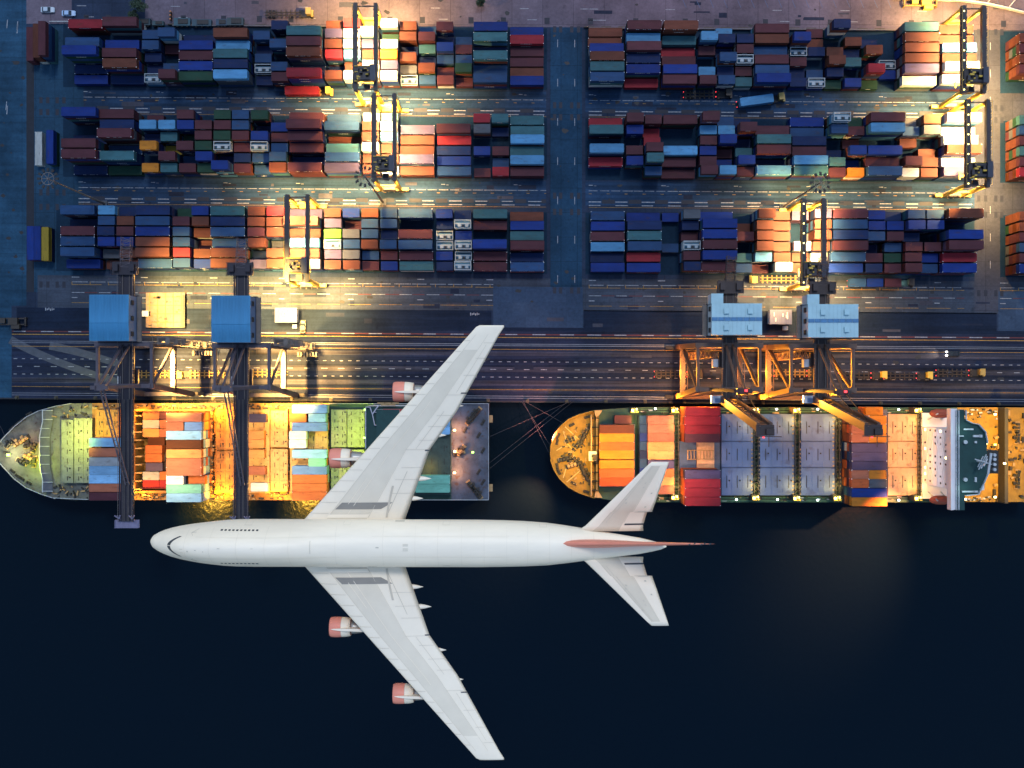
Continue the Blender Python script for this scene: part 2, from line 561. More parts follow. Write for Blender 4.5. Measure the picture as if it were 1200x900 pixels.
# ------------------------------------------------------------------ shipping containers
CRGB = {'k': (0.300, 0.105, 0.062), 'l': (0.170, 0.350, 0.560), 's': (0.105, 0.210, 0.460), 't': (0.150, 0.400, 0.320), 'i': (0.400, 0.110, 0.035), 'e': (0.25, 0.28, 0.31), 'w': (0.60, 0.62, 0.62), 'o': (0.50, 0.215, 0.075), 'M': (0.0608, 0.0198, 0.0285), 'K': (0.0930, 0.0310, 0.0211), 'R': (0.2025, 0.0165, 0.0270), 'B': (0.0062, 0.0248, 0.1488), 'N': (0.0056, 0.0167, 0.0651),  # uppercase paints darkened to stand for dusk; lowercase are brighter lit ship copies
        'S': (0.0150, 0.0470, 0.1220), 'L': (0.0612, 0.1944, 0.3600), 'T': (0.0300, 0.0950, 0.1180), 'G': (0.0112, 0.0409, 0.0279), 'E': (0.0651, 0.0744, 0.0930),
        'W': (0.3840, 0.4080, 0.4080), 'O': (0.3910, 0.1445, 0.0170), 'P': (0.0589, 0.0496, 0.1023), 'Y': (0.2400, 0.1760, 0.0240), 'F': (0.1170, 0.3780, 0.0270),  # P in the yard is navy with lamplight put into the colour
        'C': (0.0440, 0.1200, 0.1920), 'I': (0.3515, 0.0760, 0.0228), 'A': (0.0620, 0.0174, 0.0062)}
CNAME = {'k': 'salmon', 'l': 'pale-blue', 's': 'sky-blue', 't': 'mint-green', 'i': 'vermilion', 'e': 'pale-grey', 'w': 'white', 'o': 'peach', 'M': 'maroon', 'K': 'rust-red', 'R': 'crimson', 'B': 'royal-blue', 'N': 'navy', 'S': 'slate-blue', 'L': 'light-blue', 'T': 'teal', 'G': 'dark-green',
         'E': 'grey', 'W': 'white', 'O': 'orange', 'P': 'purple-grey', 'Y': 'yellow', 'F': 'lime-green', 'I': 'bright-orange', 'A': 'brown', 'C': 'framed'}
CM = {k: mat(CNAME[k] + ("_ship" if k == "w" else "") + "_container_paint", v, 0.62, var=0.22, scale=0.5, spec=0.13, stretch=(0.35, 1.0, 1.0), rnd=0.16, streak=0.35) for k, v in CRGB.items()}
M_DARK = mat("dark_steel", (0.012, 0.013, 0.017), 0.6)
M_WHITE = mat("white_stencil", (0.62, 0.64, 0.66), 0.6)
M_FRAME = mat("tank_frame_white", (0.24, 0.29, 0.33), 0.5)
LEN = {1: 6.06, 2: 12.19}
CW, CH, LV = 3.0, 2.58, 2.62
def container_mesh(size, c, var):
    L = LEN[size]
    b = MB()
    w, h, t = CW, CH, 0.07
    b.box((0, 0, h / 2 + .02), (L - 2 * t, w - 2 * t, h - .16))
    for y in (-w / 2 + .08, w / 2 - .08):                         # rails
        b.box((0, y, h - .08), (L - .36, .16, .16))
        b.box((0, y, .09), (L - .36, .16, .18))
    for x in (-L / 2 + .09, L / 2 - .09):
        b.box((x, 0, h - .08), (.18, w - .36, .16))
        b.box((x, 0, .09), (.18, w - .36, .18))
        for y in (-w / 2 + .09, w / 2 - .09):
            b.box((x, y, h / 2), (.18, .18, h - .4))
            for z in (.1, h - .09):
                b.box((x, y, z), (.2, .2, .2), 0, 1 if var == 0 else 2)
    for i in range(int(L / .55)):                                 # corrugated side walls and roof ribs
        x = -L / 2 + .4 + i * .55
        if x > L / 2 - .4:
            break
        for y in (-w / 2 + .055, w / 2 - .055):
            b.box((x, y, h / 2), (.26, .05, h - .5))
        if size == 2 or i % 2 == 0:
            b.box((x, 0, h - .045), (.24, w - .5, .03))
    for y in (-.62, -.25, .25, .62):                              # door bars
        b.tube((L / 2 - .02, y, .25), (L / 2 - .02, y, h - .25), .03, n=4, mi=1)
    if var == 1:
        n = 9
        for i in range(n):
            if random.random() < .75:
                x = -L * .22 + i * L * .05
                b.box((x, -w / 2 + .02, h - .55), (L * .034, .03, random.uniform(.25, .42)), 0, 2)
    return b.mesh("shipping_container", [CM[c], M_DARK, M_WHITE])
def tank_mesh():
    L, w, h = LEN[1], CW, CH
    b = MB()
    b.tube((-L / 2 + .5, 0, h / 2 - .1), (L / 2 - .5, 0, h / 2 - .1), 1.08, n=14, mi=0)
    for y in (-w / 2 + .12, w / 2 - .12):
        for z in (.12, h - .12):
            b.box((0, y, z), (L - .4, .24, .24), 0, 1)
        for x in (-L / 2 + .12, L / 2 - .12):
            b.box((x, y, h / 2), (.24, .24, h), 0, 1)
    for x in (-L / 2 + .12, L / 2 - .12):
        for z in (.12, h - .12):
            b.box((x, 0, z), (.24, w - .48, .24), 0, 1)
    b.box((0, .15, h - .14), (L - .6, .5, .06), 0, 1)
    b.box((-1.1, -.5, h - .14), (1.3, .9, .06), 0, 1)
    b.box((1.5, -.55, h - .14), (1.1, .8, .06), 0, 1)
    b.box((.2, -.6, h - .12), (.7, .7, .12), 0, 2)
    return b.mesh("tank_container", [CM['C'], M_FRAME, M_DARK])
_cm = {}
def cmesh(size, c):
    k = (size, c, random.choice((0, 0, 1)))
    if k not in _cm:
        _cm[k] = tank_mesh() if c == 'C' else container_mesh(*k)
    return _cm[k]

SLOTS = []       # (area, x, y, z base, size, colour, rot, y scale, label tail)
LOWER = []       # boxes that stand under the topmost ones
LOWCOL = "MMKKNNSSBBPTGELW"
ORD = "zeroth first second third fourth fifth sixth seventh eighth ninth tenth eleventh twelfth thirteenth fourteenth fifteenth sixteenth seventeenth eighteenth nineteenth".split()

ROW = {'A': (99.0, 11.85), 'B': (204.3, 11.85), 'C': (314.3, 11.9)}
BAND = {'A': 'top yard band', 'B': 'middle yard band', 'C': 'lowest yard band'}
YARD = {
 'AL': [(91.1, 2, "R.SBNB", "304511"), (133.4, 2, "M.BMKN", "403441"), (175.6, 1, ".SSNNC", "033212"), (196.7, 1, ".SM.SM", "041024"), (217.8, 2, ".NBMBG", "013333"),
        (260, 2, ".KLTNL", "043444"), (302.5, 1, ".SNSCN", "031221"), (323.4, 1, "N.S.SM", "304033"), (344.6, 2, ".TMKNR", "055515"), (386.8, 1, "KPKRNK", "344414"),
        (408, 1, "RWWLKW", "444434"), (429, 1, ".WPKWW", "054444"), (450.2, 1, "WGWOPW", "424444"), (471.3, 1, "KKNKEC", "331322"), (492.4, 1, "SMTNKS", "132132"),
        (513.5, 1, "MNBSMM", "313212"), (534.6, 1, ".SMSGM", "012231"), (555.8, 2, "BTNTSS", "331423"), (598, 2, "BRMMKB", "121112")],
 'AR': [(689, 2, "KKBKTS", "113444"), (731.2, 2, "MLMNBR", "434331"), (773.5, 2, "KTRMBM", "421233"), (815.7, 1, ".LM.LM", "042023"), (836.8, 1, "LNNSNS", "131423"),
        (858, 1, ".NMCMT", "033322"), (879, 2, "MKSMSB", "332334"), (921.3, 1, ".BCMNN", "042212"), (942.4, 1, "MKN.SC", "112012"), (963.6, 1, "N.KKNG", "502321"),
        (984.7, 1, ".KNT.B", "021202"), (1005.8, 1, ".NK.RG", "013041"), (1027, 1, "...CB.", "000110"), (1047.5, 2, "TKKKPW", "444443"), (1090.3, 2, "KKLKWW", "334454")],
 'BL': [(90, 2, "B.NMMN", "501551"), (130.5, 2, "MNMSTG", "445141"), (175.6, 1, "MLNO.O", "142403"), (196.7, 1, ".LTYMT", "043143"), (217.8, 1, "MBGMSM", "441413"),
        (238.9, 1, ".MMGBG", "044443"), (260, 1, "GMGCNB", "444415"), (281, 1, "SSMMNM", "444333"), (302.3, 1, "GNBCSS", "414432"), (323.4, 1, ".BMSSK", "033344"),
        (344.6, 2, "MMMMNM", "354314"), (386.8, 2, "SSKTSP", "241344"), (429, 1, "WKKWKK", "344433"), (450.2, 1, "TWLKKW", "344332"), (471.3, 2, ".PKKPK", "022232"),
        (513.5, 2, "NMRNBS", "032222"), (555.8, 1, "RE.B.M", "330201"), (577, 1, "TN.MSR", "310212"), (598, 2, "TTLTLM", "223232")],
 'BR': [(689, 2, "RT.LR.", "130420"), (731.2, 1, "MB.MB.", "430330"), (752.3, 1, "MRRMTS", "312553"), (773.5, 2, "M..LMM", "300321"), (815.7, 1, "MLMBMM", "533334"),
        (836.8, 1, "SLBMBL", "234114"), (858, 1, "NMNTBM", "151243"), (879, 2, ".MTMNL", "034414"), (921.3, 2, "BSNMLT", "223344"), (963.6, 1, "CS.NTM", "540133"),
        (984.7, 1, "GMMBBO", "231413"), (1005.8, 2, "ML.BMS", "550434"), (1048, 1, "ESK.MW", "232043"), (1069.2, 1, "KE.KKK", "440233"), (1092, 2, "WWWKWP", "534534")],
 'CL': [(85.6, 2, "SNMSSB", "414442"), (128, 1, "LSNBEK", "444421"), (149.5, 1, "NKMBKK", "344432"), (171, 2, "NSBKKS", "444443"), (213.7, 1, "GMSSRS", "244444"),
        (235, 1, "BKKMKB", "443133"), (256.4, 2, "TNSSKK", "444344"), (299, 1, "KKMKNP", "444413"), (320.5, 1, "RKKEKK", "444144"), (341.8, 2, "PKKLKW", "253444"),
        (384.5, 1, "KPFCPK", "333333"), (406, 1, "BMESEK", "313333"), (427, 1, "KSSKSM", "333322"), (448.6, 1, "SSNSMB", "332322"), (469.8, 2, "S.MSMT", "303322"),
        (512.6, 1, "BNCCBN", "322222"), (534, 1, "NCBCCC", "232323"), (555.3, 2, "TM.BMM", "320422"), (598, 2, "KBTMNS", "122312")],
 'CR': [(691, 2, "SBMLNB", "222212"), (733, 2, "BNTSRB", "133322"), (774.5, 1, "B..S..", "100100"), (795.5, 1, "ENMCMN", "432444"), (815.7, 2, "BBBMBM", "255554"),
        (858, 1, ".KM.TS", "013022"), (879, 1, "KKKKLM", "544431"), (900, 1, "KKKKKW", "333334"), (921, 1, "P..WKK", "300433"), (942.4, 1, "PKKKW.", "555430"),
        (963.6, 2, "MSNMSB", "555543"), (1005.8, 1, "BBSNMN", "444133"), (1027, 1, "NBMSGM", "344333"), (1048, 1, "SBNMMM", "553444"), (1069.2, 1, "SB.MBS", "550433"),
        (1090.3, 2, "K.BMRB", "606644")],
}
FAR = {'A': ".KMKM.", 'B': "TSMTMR", 'C': "KKMSMB"}
KINDW = {1: 'short', 2: 'long'}
def add_stack(x, y, z0, size, c, h, tail, rot=0.0, ys=1.065, lowcol=LOWCOL):
    for k in range(h - 1):
        LOWER.append((x, y, z0 + k * LV, size, random.choice(lowcol), rot, ys))
    z = z0 + (h - 1) * LV
    SLOTS.append((size + z * 0.001 - abs(y) * 1e-5, x, y, z, size, c, rot, ys, tail))
for key, cols in YARD.items():
    y6, pitch = ROW[key[0]]
    left = key[1] == 'L'
    order = sorted(range(len(cols)), key=lambda i: -cols[i][0] if left else cols[i][0])
    for n, i in enumerate(order):
        xl, size, cs, hs = cols[i]
        for r in range(6):
            h = int(hs[r])
            if h == 0 or cs[r] == '.':
                continue
            xc = xl + LEN[size] / K / 2
            p = S(xc, y6 - pitch * (5 - r))
            jit = random.uniform(-.12, .12)
            tail = f"{ORD[r + 1]} row, {ORD[n + 1]} column {'left' if left else 'right'} of the crossroad, {BAND[key[0]]}"
            add_stack(p.x + jit, p.y, 0.05, size, cs[r], h, tail)
for key, cs in FAR.items():
    y6, pitch = ROW[key]
    for r in range(6):
        if cs[r] == '.':
            continue
        p = S(1178 + 19.4, y6 - pitch * (5 - r))
        add_stack(p.x, p.y, 0.05, 2, cs[r], 4, f"{ORD[r + 1]} row at the right picture edge, {BAND[key]}", lowcol="KKAMMKGE")
# rack containers turned across the rows at the west ends
for i, (px, py, c, h, t) in enumerate(((43, 57, 'M', 2, 'standing crosswise beside the west drain, upper yard corner'), (54.5, 56, 'K', 3, 'standing crosswise between two maroon ones, upper yard corner'),
                                    (64.5, 56, 'M', 4, 'standing crosswise next to the rows, upper yard corner'),
                                    (49, 176, 'W', 1, 'standing crosswise over the drain, middle left yard edge'), (66, 176, 'B', 2, 'standing crosswise with open slots, middle left yard edge'),
                                    (43.5, 287, 'B', 2, 'standing crosswise over the drain, lowest left yard edge'), (51.5, 287, 'B', 2, 'standing crosswise beside the olive one, lowest left yard edge'),
                                    (60.5, 288, 'Y', 2, 'standing crosswise with rungs, lowest left yard edge'))):
    p = P(px, py)
    add_stack(p.x, p.y, 0.05, 2, c, h, t, rot=math.pi / 2, ys=0.85)
# loads lying on trailers south of the lowest band
for (px, py, c, t) in ((1001, 332.5, 'S', 'on a trailer below the lowest yard band, nearest the orange crane'), (1021, 332.5, 'B', 'on a trailer below the lowest yard band, middle of three'),
                       (1042, 332.5, 'M', 'on a trailer below the lowest yard band, behind the lit cab')):
    p = P(px, py)
    add_stack(p.x, p.y, 1.35, 1, c, 1, t, ys=1.0)

# containers on the two ships: px of the top face, height of the top, colour, levels down, who carries it
SHIPC = []
def ship_row(x0, x1, y0, y1, zt, c, n, tail, low=None):
    size = 2 if (x1 - x0) > 29 else 1
    p = P((x0 + x1) / 2, (y0 + y1) / 2, zt)
    SHIPC.append(0)
    for k in range(1, n):
        LOWER.append((p.x, p.y, zt - LV * (k + 1), size, random.choice(low or "kkikosle"), 0.0, 1.0))
    SLOTS.append((size + .5 + (zt) * .001, p.x, p.y, zt - LV, size, c, 0.0, 1.0, tail) if not 29 < x1 - x0 < 33 else (size + .5, p.x, p.y, zt - LV, size, c, 0.0, 1.0, tail, .75))
G1, G2 = "grey-bowed ship", "yellow-bowed ship"
def ship_stack(x0, x1, rows, zt, n, where, ship, low=None, first=1):
    for i, r in enumerate(rows):
        y0, y1, c = r[:3]
        ship_row(r[3] if len(r) > 3 else x0, r[4] if len(r) > 4 else x1, y0, y1, zt, c, n, f"{ORD[i + first]} row, {where}, {ship}", low)
ship_stack(104.5, 144.5, [(513, 524, 'l'), (525, 535.5, 'k'), (536, 546, 'e'), (546.5, 556, 'l'), (556.5, 566.5, 'l'), (567, 577, 'k'), (577, 586, 'M')], 17.5, 2, "bow stack under the crane boom", G1)
ship_stack(167, 186.5, [(482, 491.5, 'k'), (492, 502, 'e'), (502.5, 512, 'o'), (513, 521, 'A', 173, 193), (522, 531.5, 'i', 170, 190), (532, 541.5, 'i', 170, 190), (542.5, 552, 'P', 171, 190), (553, 562.5, 'e'), (563, 572.5, 'R')], 8.5, 2, "sunk in the open hold, outer end", G1)
ship_stack(187, 206.5, [(482, 491.5, 'M'), (492, 502, 'k'), (502.5, 512, 'k'), (553, 562.5, 'i'), (563, 572.5, 'R')], 8.5, 2, "sunk in the open hold, inner end", G1)
ship_stack(195, 235.5, [(484, 494.3, 'k'), (505, 515.3, 'l'), (515.5, 526, 'A'), (526.5, 537, 'o'), (537.5, 547, 'k'), (547.2, 557.5, 'k'), (568, 578, 't'), (578.2, 588.5, 'l')], 20.0, 4, "tall stack at the open hold", G1, "kkillswo")
ship_stack(195, 214.5, [(494.7, 504.6, 'k'), (558, 567.5, 'w')], 20.0, 4, "short pair on the tall stack, outer side", G1)
ship_stack(216.5, 236, [(494.7, 504.6, 's')], 20.0, 4, "single short one on the tall stack", G1)
ship_stack(220, 240, [(558, 567.5, 'i')], 17.4, 3, "gap in the tall stack", G1)
ship_stack(292, 311.5, [(485, 495.2, 'P'), (505, 514.8, 'o', 289.5, 309), (515, 525, 'o', 289.5, 309), (527, 537, 'o', 290, 309.5), (546.5, 556.5, 'k', 291, 310.5), (566, 576, 'w', 294, 313.5)], 15.0, 1, "single ones beside the inner crane boom", G1)
ship_stack(342, 383, [(474.3, 484.3, 's'), (495.3, 505.2, 's'), (527, 537, 'l'), (546.3, 556, 's'), (556.3, 566.5, 'i'), (567, 576.5, 'i'), (576.8, 586, 'i')], 16.0, 2, "stack before the aeroplane's inner engine", G1)
ship_stack(339, 358.6, [(485, 494.6, 'i'), (505.2, 515.1, 'w'), (515.3, 525.3, 'w')], 16.0, 2, "short ones before the aeroplane's inner engine", G1)
ship_stack(361.5, 381.2, [(485, 494.6, 'l'), (538, 546, 't')], 16.0, 2, "shorter half before the aeroplane's inner engine", G1)
ship_stack(486.5, 527.5, [(490, 500, 'l'), (500.5, 507.8, 'l'), (557, 567, 't'), (567.3, 577.3, 't')], 15.0, 1, "stern stack beside the aeroplane's wing", G1)
ship_stack(702.5, 743.5, [(498, 507.5, 'K'), (508, 517.8, 'O'), (518, 527.8, 'I'), (528, 538, 'O'), (539, 549.5, 'O'), (550, 559.5, 'I'), (559.8, 570, 'I')], 16.0, 1, "stack next to the foredeck", G2)
ship_stack(720, 740, [(487, 496.5, 'M')], 14.0, 1, "alone by the foredeck lamp", G2)
ship_stack(759.5, 790, [(487, 497, 'k', 758.5, 790), (497.3, 507.3, 'k'), (507.6, 517.4, 'k'), (518, 528, 'o'), (528.3, 538.3, 'o'), (540, 549, 'P'), (549.5, 558.5, 'i'), (559, 568.7, 'o'), (569, 579.3, 'k')], 18.5, 1, "stack under the aeroplane's tailplane", G2)
for i in range(9):
    p = P(769.8, 492 + i * 10.2, 15.9)
    LOWER.append((p.x, p.y, 15.9 - LV, 2, "SSBSNSBSS"[i], 0.0, 1.0))
ship_stack(803.5, 844, [(477, 487.4, 'R'), (487.6, 498, 'R'), (498.2, 508.4, 'R'), (508.6, 518.4, 'M'), (551, 561.3, 'P'), (561.5, 571.7, 'R'), (572, 582.4, 'R'), (582.6, 593, 'R')], 22.5, 4, "red stack between lashing bridges", G2, "IIK")
ship_stack(998.5, 1039.5, [(519.5, 529.8, 'P'), (530, 540.2, 'P'), (540.4, 551, 'P'), (572, 583, 'B'), (583.2, 593, 'O')], 22.5, 4, "tall stack ahead of the orange hatch", G2, "SNSWKI")
ship_stack(998.5, 1018, [(498, 508, 'k'), (508.2, 518.6, 'k'), (551.5, 561, 'k'), (561.3, 571.8, 'I'), (487, 497.5, 'k')], 22.5, 4, "short ones, forward half of the tall stack", G2, "KMKI")
ship_stack(1018.8, 1038.5, [(487, 497.5, 'O'), (498, 508, 'O'), (508.2, 518.6, 'O'), (551.5, 561, 'O'), (561.3, 571.8, 'E')], 22.5, 4, "short ones, after half of the tall stack", G2, "KMKI")
ship_stack(1015, 1034.5, [(477.3, 486.7, 'O')], 20.0, 3, "outermost by the raised orange boom", G2)

SLOTS.sort(key=lambda s: -s[0])
tanks = [s for s in SLOTS if s[5] == 'C']
rest = [s for s in SLOTS if s[5] != 'C']
single, others = rest[:300], rest[300:]
_seen = {}
def place(s, name, label, cat, group):
    _, x, y, z, size, c, rot, ys, tail = s[:9]
    o = bpy.data.objects.new(name, cmesh(size, c))
    COL.objects.link(o)
    o.location = (x, y, z)
    o.rotation_euler = (0, 0, rot)
    o.scale = (s[9] if len(s) > 9 else 1.0, ys, 1.0)
    _seen[label] = _seen.get(label, 0) + 1
    return tag(o, label, cat, group)
for s in single:
    place(s, "shipping_container", f"{CNAME[s[5]]} {KINDW[s[4]]} container, {s[8]}", "container", "shipping containers in the yard and on the ships")
for s in tanks:
    place(s, "tank_container", f"tank {s[8]}".replace("tank ", "white-framed tank, ", 1), "tank container", "tank containers in white frames")
dups = [k for k, v in _seen.items() if v > 1]
print("CONTAINERS", len(single), "tanks", len(tanks), "rest", len(others), "lower", len(LOWER), "dups", dups[:4], "long labels", [k for k in _seen if len(k.replace('-', '').split()) > 16][:4])
st = MB()
CK = list(CRGB)
def stuff_box(x, y, z, size, c, rot, ys):
    mi = CK.index(c)
    L, w, h = LEN[size], CW * ys, CH
    st.box((x, y, z + h / 2), (L - .06, w - .06, h - .06), rot, mi)
    if rot:
        return
    for sx in (-1, 1):
        for sy in (-1, 1):
            st.box((x + sx * (L / 2 - .1), y + sy * (w / 2 - .1), z + h - .05), (.2, .2, .12), 0, len(CK))
    for sy in (-1, 1):
        st.box((x, y + sy * (w / 2 - .08), z + h - .04), (L - .45, .14, .09), 0, mi)
    if random.random() < .3:
        for i in range(6):
            st.box((x - L * .16 + i * L * .05, y - w / 2 + .02, z + h - .6), (L * .034, .04, .32), 0, len(CK) + 1)
for s in others:
    stuff_box(s[1], s[2], s[3], s[4], s[5], s[6], s[7])
for (x, y, z, size, c, rot, ys) in LOWER:
    stuff_box(x, y, z, size, 'S' if c == 'C' else c, rot, ys)
so = st.build("container_stacks", [CM[k] for k in CK] + [M_DARK, M_WHITE])
tag(so, "remaining mixed short containers and lower tiers stacked across the yard and holds", "containers", None, 'stuff')
# ------------------------------------------------------------------ quay cranes
M_GIRD = mat("girder_dark_paint", (0.012, 0.010, 0.020), 0.5, var=0.25, scale=0.4)
M_LEG = mat("crane_grey_paint", (0.070, 0.060, 0.078), 0.5, var=0.2, scale=0.4)  # paler than the girder, with lamplight put into the colour
M_STAIR = mat("galvanised_stair", (0.13, 0.11, 0.10), 0.6)
M_ROOFB = mat("blue_ribbed_roof", (0.034, 0.20, 0.39), 0.5, var=0.12, scale=0.25, stretch=(3, .3, 1))
M_ROOFL = mat("pale_blue_roof", (0.31, 0.48, 0.54), 0.5, var=0.10, scale=0.25)
M_WALLP = mat("pale_house_wall", (0.42, 0.46, 0.52), 0.6, var=0.1)
M_WALLB = mat("house_wall_blue", (0.11, 0.17, 0.30), 0.6, var=0.1)
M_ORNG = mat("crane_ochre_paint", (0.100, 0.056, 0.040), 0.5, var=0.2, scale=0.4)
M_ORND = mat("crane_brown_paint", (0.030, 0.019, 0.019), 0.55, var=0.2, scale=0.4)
M_GLASS = mat("cab_glass", (0.02, 0.03, 0.04), 0.1)
M_LAMP = mat("lamp_warm", (0.9, 0.7, 0.4), emit=(1.0, 0.72, 0.30), estr=9.0)
M_LAMPW = mat("lamp_white", (0.9, 0.9, 0.9), emit=(0.85, 1.0, 0.95), estr=9.0)
M_LAMPY = mat("lamp_yellow", (0.9, 0.8, 0.3), emit=(1.0, 0.80, 0.18), estr=7.0)
M_LAMPR = mat("lamp_red", (0.9, 0.1, 0.1), emit=(1.0, 0.04, 0.05), estr=2.2)
M_LAMPG = mat("lamp_green", (0.3, 0.9, 0.2), emit=(0.45, 1.0, 0.12), estr=5.0)
M_TYRE = mat("tyre_rubber", (0.012, 0.012, 0.013), 0.9)

def lattice(b, a, c, w, h, n, t=.16, mi=0):
    """four chords with zig-zag bracing between points a and c"""
    a, c = Vector(a), Vector(c)
    d = (c - a).normalized()
    up = Vector((0, 0, 1)) if abs(d.z) < .9 else Vector((0, 1, 0))
    s = d.cross(up).normalized()
    u = s.cross(d).normalized()
    cor = [s * (i * w / 2) + u * (j * h / 2) for i, j in ((-1, -1), (1, -1), (1, 1), (-1, 1))]
    for q in cor:
        b.bar(a + q, c + q, t, t, mi)
    for i in range(n):
        p0, p1 = a.lerp(c, i / n), a.lerp(c, (i + 1) / n)
        for k in range(4):
            k2 = (k + 1) % 4
            b.bar(p0 + cor[k], p0 + cor[k2], t * .8, t * .8, mi)
            b.bar(p0 + cor[k if i % 2 else k2], p1 + cor[k2 if i % 2 else k], t * .7, t * .7, mi)
    return b

def sts(cx, hw, yl, yw, label, down, m_gird, m_leg, m_roof, m_wall, house, gx0, gy_back, gy_tip, zport, stair=True):
    X, YL, YW = gx(cx), gy(yl), gy(yw)
    w = hw * K
    root = empty("quay_crane", (X, (YL + YW) / 2, 0), label, "crane", "ship-to-shore cranes along the quay")
    ZG = 44.0
    YWT = YW + 3.0                                # the waterside legs lean landward towards the top
    gX = gx(gx0)
    for sx in (-1, 1):
        for (y, yt) in ((YL, YL - 1.0), (YW, YWT)):
            b = MB()
            b.bar((X + sx * w, y, 2.2), (X + sx * w, yt, ZG), 1.5 if down else 1.9, 1.7)
            b.build("leg", m_leg, root)
            b = MB()
            for k in (-3.2, -1.1, 1.1, 3.2):
                b.tube((X + sx * w + k, y - .35, .55), (X + sx * w + k, y + .35, .55), .5, n=10)
            b.box((X + sx * w, y, 1.5), (8.4, 1.2, .9))
            b.build("bogie", M_DARK, root)
        b = MB()
        b.bar((X + sx * w, YL - .2, zport), (X + sx * w, YW + .6, zport), 1.5, 1.9)
        b.build("portal_beam", m_leg, root)
        b = MB()
        b.bar((X + sx * w, YL - 1.0, ZG - 1), (X + sx * w, YWT, ZG - 1), 0.9, 1.2)
        b.build("top_tie_beam", m_leg, root)
        b = MB()
        b.tube((X + sx * w, YL - .6, zport + 1), (X + sx * w, YWT, ZG - 1.6), .55 if down else .7, n=8)
        if not down:
            for i in range(9):
                t0, t1 = i / 9, (i + 1) / 9
                ya, yb2 = YL + (YW - YL) * t0, YL + (YW - YL) * t1
                b.bar((X + sx * w + (1.1 if i % 2 else -1.1), ya, zport + 1.3), (X + sx * w - (1.1 if i % 2 else -1.1), yb2, zport + 1.3), .22)
            b.bar((X + sx * w + 1.3, YL, zport + 2.2), (X + sx * w + 1.3, YW, zport + 2.2), .14)
            b.bar((X + sx * w - 1.3, YL, zport + 2.2), (X + sx * w - 1.3, YW, zport + 2.2), .14)
        b.build("diagonal_brace", m_leg, root)
    if not down:                                          # cross bracing between the two leg frames, and the lift shaft
        for (y0, z0, y1, z1) in ((YL, zport + 1, YL - .9, ZG - 1.5), (YW, zport + 1, YWT, ZG - 1.5)):
            for sx in (-1, 1):
                b = MB()
                b.tube((X + sx * w, y0, z0), (X, y1, z1), .5, n=8)
                b.build("diagonal_brace", m_leg, root)
        b = MB()
        lattice(b, (X - w * .55, YL - 3.5, 1), (X - w * .55, YL - 3.5, 43), 2.4, 2.4, 12, .2)
        b.build("lift_shaft", m_leg, root)
    for (y, z, nm) in ((YL - .9, ZG - .6, "cross_beam"), (YWT, ZG - .4, "cross_beam"), (YL, zport, "cross_beam"), (YW, 3.2, "sill_beam"), (YL, 3.2, "sill_beam")):
        b = MB()
        b.bar((X - w, y, z), (X + w, y, z), 1.4, 1.7)
        b.build(nm, m_leg, root)
    # box girder over the yard side
    b = MB()
    yb = gy(gy_back, ZG)
    hinge = gy(468, ZG)
    b.box((gX, (yb + hinge) / 2, ZG - 1.1), (3.9, yb - hinge, 2.2))
    for sx in (-1, 1):
        b.box((gX + sx * 2.25, (yb + hinge) / 2, ZG + .15), (.5, yb - hinge, .12))
    for i in range(14):
        b.box((gX, yb - (yb - hinge) * (i + .5) / 14, ZG + .03), (3.5, .18, .08))
    b.build("girder", m_gird, root)
    for sx in (-1, 1):
        b = MB()
        n_ = 22
        for i in range(n_ + 1):
            yy = hinge + (yb - hinge) * i / n_
            b.bar((gX + sx * 2.45, yy, ZG + .2), (gX + sx * 2.45, yy, ZG + 1.3), .08)
        b.bar((gX + sx * 2.45, hinge, ZG + 1.3), (gX + sx * 2.45, yb, ZG + 1.3), .09)
        b.bar((gX + sx * 1.1, hinge, ZG + .35), (gX + sx * 1.1, yb, ZG + .35), .14)
        b.build("handrail", M_STAIR, root)
    b = MB()
    lattice(b, (gX, yb, ZG + .4), (gX + .5, yb + 9.5, ZG + 1.0), 3.0, 1.8, 8, .17)
    b.build("rear_walkway", m_leg if down else m_gird, root)
    b = MB()
    b.box((gX, yb - .5, ZG + 1.2), (8.5, 4.2, .25))
    for sx in (-1, 1):
        for sy in (-1, 0, 1):
            b.bar((gX + sx * 4.1, yb - .5 + sy * 2, ZG + 1.2), (gX + sx * 4.1, yb - .5 + sy * 2, ZG + 2.5), .12)
        b.bar((gX + sx * 4.1, yb - 2.6, ZG + 2.5), (gX + sx * 4.1, yb + 1.6, ZG + 2.5), .12)
        b.box((gX + sx * 2.6, yb - .4, ZG + 2.0), (1.6, 2.2, 1.5))
    b.build("rear_platform", m_gird, root)
    if down:
        yt = gy(gy_tip, ZG)
        b = MB()
        b.box((gX, (hinge + yt) / 2, ZG - 1.0), (3.7, hinge - yt, 2.0))
        for sx in (-1, 1):
            b.box((gX + sx * 2.15, (hinge + yt) / 2, ZG + .15), (.45, hinge - yt, .12))
        for i in range(22):
            b.box((gX, hinge - (hinge - yt) * (i + .5) / 22, ZG + .05), (3.4, .16, .12))
        bo = b.build("boom", m_gird, root)
        for sx in (-1, 1):
            b = MB()
            for i in range(23):
                yy = hinge - (hinge - yt) * i / 22
                b.bar((gX + sx * 2.3, yy, ZG + .2), (gX + sx * 2.3, yy, ZG + 1.3), .08)
            b.bar((gX + sx * 2.3, hinge, ZG + 1.3), (gX + sx * 2.3, yt, ZG + 1.3), .09)
            for k in (.5, .9):
                b.tube((gX + sx * k, hinge, ZG + .5), (gX + sx * k, yt, ZG + .5), .06, n=5)
            b.build("handrail", M_STAIR, bo)
        b = MB()
        b.box((gX, yt - .9, ZG - .9), (7.8, 2.6, .3), 0)
